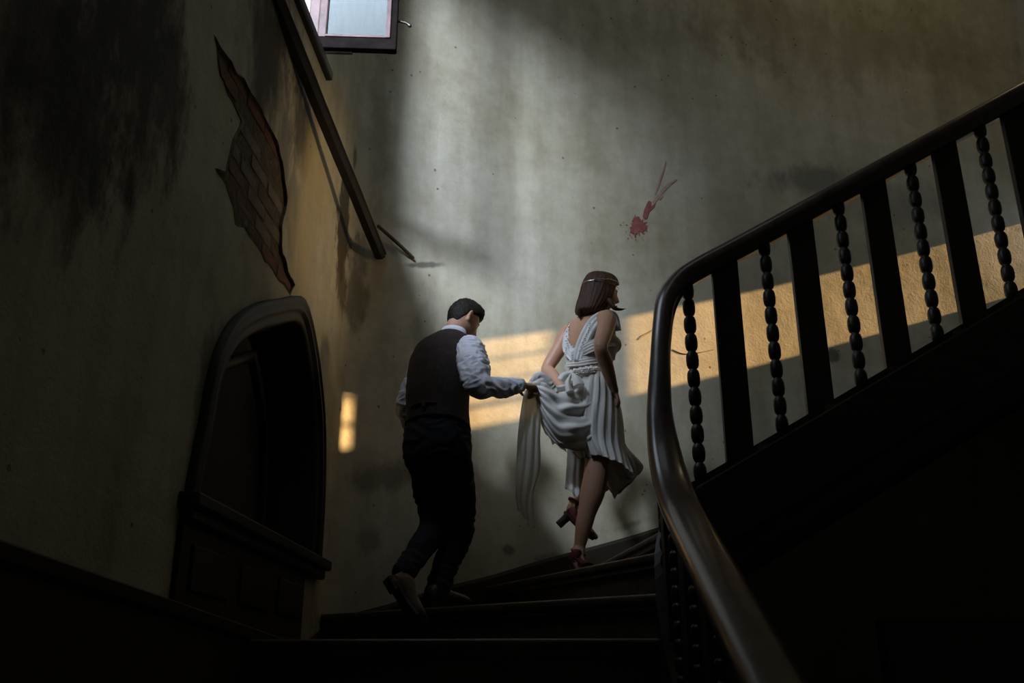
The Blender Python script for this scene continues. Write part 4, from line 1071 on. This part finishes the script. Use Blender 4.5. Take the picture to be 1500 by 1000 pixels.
# swag of the train from the hip to his hand
o = sheet('train_swag', [[P(783, 556, 4.70), P(800, 552, 4.72), P(815, 566, 4.76), P(832, 560, 4.80), P(846, 556, 4.83)],
                         [P(780, 562, 4.68), P(799, 566, 4.66), P(818, 580, 4.70), P(838, 578, 4.74), P(858, 570, 4.78)],
                         [P(781, 568, 4.68), P(800, 588, 4.66), P(822, 606, 4.68), P(846, 606, 4.72), P(868, 596, 4.75)],
                         [P(782, 574, 4.70), P(798, 610, 4.70), P(822, 636, 4.70), P(848, 640, 4.73), P(872, 632, 4.75)],
                         [P(784, 580, 4.72), P(794, 622, 4.76), P(812, 648, 4.78), P(836, 660, 4.80), P(856, 662, 4.80)]], M['dress'], 1.2, .016, seed=3, rad=True); o.parent = dress
o = sheet('train_tail', [[P(768, 572, 4.70), P(776, 568, 4.69), P(786, 568, 4.70), P(792, 574, 4.71)],
                         [P(763, 600, 4.70), P(772, 600, 4.68), P(782, 600, 4.68), P(793, 605, 4.72)],
                         [P(758, 645, 4.70), P(768, 645, 4.68), P(780, 645, 4.69), P(791, 640, 4.72)],
                         [P(756, 690, 4.71), P(766, 690, 4.69), P(778, 690, 4.70), P(791, 684, 4.73)],
                         [P(755, 724, 4.72), P(763, 730, 4.70), P(772, 736, 4.70), P(781, 722, 4.73)],
                         [P(758, 744, 4.72), P(766, 756, 4.71), P(774, 764, 4.71), P(783, 773, 4.73)]], M['chiffon'], 3.2, .016, seed=6, edge=.03); o.parent = dress
o = sheet('lace_edge', [[P(789, 578, 4.74), P(796, 592, 4.74), P(806, 610, 4.76), P(818, 630, 4.78)],
                        [P(790, 600, 4.75), P(798, 618, 4.76), P(810, 634, 4.78), P(824, 648, 4.80)],
                        [P(793, 622, 4.76), P(803, 640, 4.77), P(816, 652, 4.79), P(830, 662, 4.81)]], M['chiffon'], 2, .012, seed=8, edge=.02); o.parent = dress
o = sheet('underskirt_tail', [[P(832, 640, 4.98), P(842, 640, 4.97), P(852, 640, 4.97), P(864, 640, 5.0)],
                              [P(830, 680, 4.99), P(839, 682, 4.97), P(850, 682, 4.97), P(861, 676, 5.0)],
                              [P(828, 714, 5.0), P(836, 720, 4.98), P(846, 726, 4.98), P(856, 716, 5.0)]], M['dress'], 2.5, .014, seed=9, edge=.03); o.parent = dress
# gathered bunch in his grip
bm = bmesh.new()
for k in range(7):
    a_ = random.uniform(-.5, .9); p0 = hand + Vector((random.uniform(-.01, .01), random.uniform(-.02, .02), random.uniform(-.012, .012)))
    tube(bm, [p0, p0 + Vector((.035, random.uniform(-.02, .01), .02 + .03 * a_)), p0 + Vector((.075, random.uniform(-.02, .02), .012 + .02 * a_)), p0 + Vector((.11, .02, -.03 + .02 * a_))], [.016, .024, .022, .012], 12, 5, .6)
bmesh.ops.recalc_face_normals(bm, faces=bm.faces)
o = mk('gathered_cloth', bm, M['dress'], None); remesh(o, .005, 3); wrinkle(o, .005, 30); o.parent = dress
# heeled sandals
def sandal(heel, ball, toe, ankle, up, hl, parent):
    d = (ball - heel).normalized(); s = d.cross(up).normalized(); up = s.cross(d).normalized(); bm = bmesh.new()
    ks = [(heel - d * .01 + up * .020, .022, .026), (heel + d * .02 + up * .024, .031, .032), (heel + (ball - heel) * .5 + up * .012, .029, .014), (ball + up * .014, .038, .020), (ball + (toe - ball) * .55 + up * .012, .036, .018)]
    loft(bm, rings_smooth([(c_, s, up, a_, b_) for c_, a_, b_ in ks], 18, 4)); o = mk('shoe', bm, M['suede'], parent, True)
    bm = bmesh.new(); pl = [(-.015, .018), (.02, .029), ((ball - heel).length * .6, .026), ((ball - heel).length, .038), ((ball - heel).length + (toe - ball).length * .9, .022)]
    def at(x):
        l = (ball - heel).length; return heel + d * x if x <= l else ball + (toe - ball).normalized() * (x - l)
    a_ = [at(x) + s * y_ for x, y_ in pl] + [at(x) - s * y_ for x, y_ in pl[::-1]]; va = [bm.verts.new(p + up * .002) for p in a_]; vb = [bm.verts.new(p - up * .008) for p in a_]
    bm.faces.new(va); bm.faces.new(vb[::-1])
    for i in range(len(va)): j = (i + 1) % len(va); bm.faces.new((va[i], va[j], vb[j], vb[i]))
    hv = -up if hl is None else hl.normalized(); base = heel + d * .015
    r0 = ell(base - up * .004, d, s, .024, .024, 12); r1 = ell(base + hv * .035 , d, s, .021, .023, 12); r2 = ell(base + hv * .072, d, s, .022, .024, 12); loft(bm, [r0, r1, r2])
    so_ = mk('block_heel', bm, M['heel'], None); so_.parent = o
    bm = bmesh.new(); q = []
    ad = (ankle - heel).normalized(); e1 = ad.cross(s).normalized()
    for k in range(14):
        t = 2 * math.pi * k / 14; q.append(ankle + s * (.034 * math.cos(t)) + e1 * (.037 * math.sin(t)))
    loft(bm, [[p + ad * .009 for p in q], [p + ad * .006 + (p - ankle).normalized() * .004 for p in q], [p - ad * .006 + (p - ankle).normalized() * .004 for p in q], [p - ad * .009 for p in q]], False)
    tube(bm, [ankle + s * .034, heel + d * .03 + s * .028 + up * .03], [.006, .006], 8, 3, .4)
    sp2 = mk('ankle_strap', bm, M['suede'], None, True); sp2.parent = o; return o
h1_ = P(838, 826, 4.87); b1_ = P(858, 843, 4.83); t1_ = P(868, 846, 4.88); b1_.z = max(b1_.z, .565); t1_.z = .565; h1_.z = max(h1_.z, .62)
sandal(h1_, b1_, t1_, P(847, 809, 4.89), UP, Vector((0, 0, -1)), wom)
h2_ = P(830, 752, 5.04); sandal(h2_, P(856, 781, 5.04), P(872, 790, 5.07), P(842, 735, 5.07), Vector((.75, 0, .65)), Vector((-.6, 0, -.55)), wom)
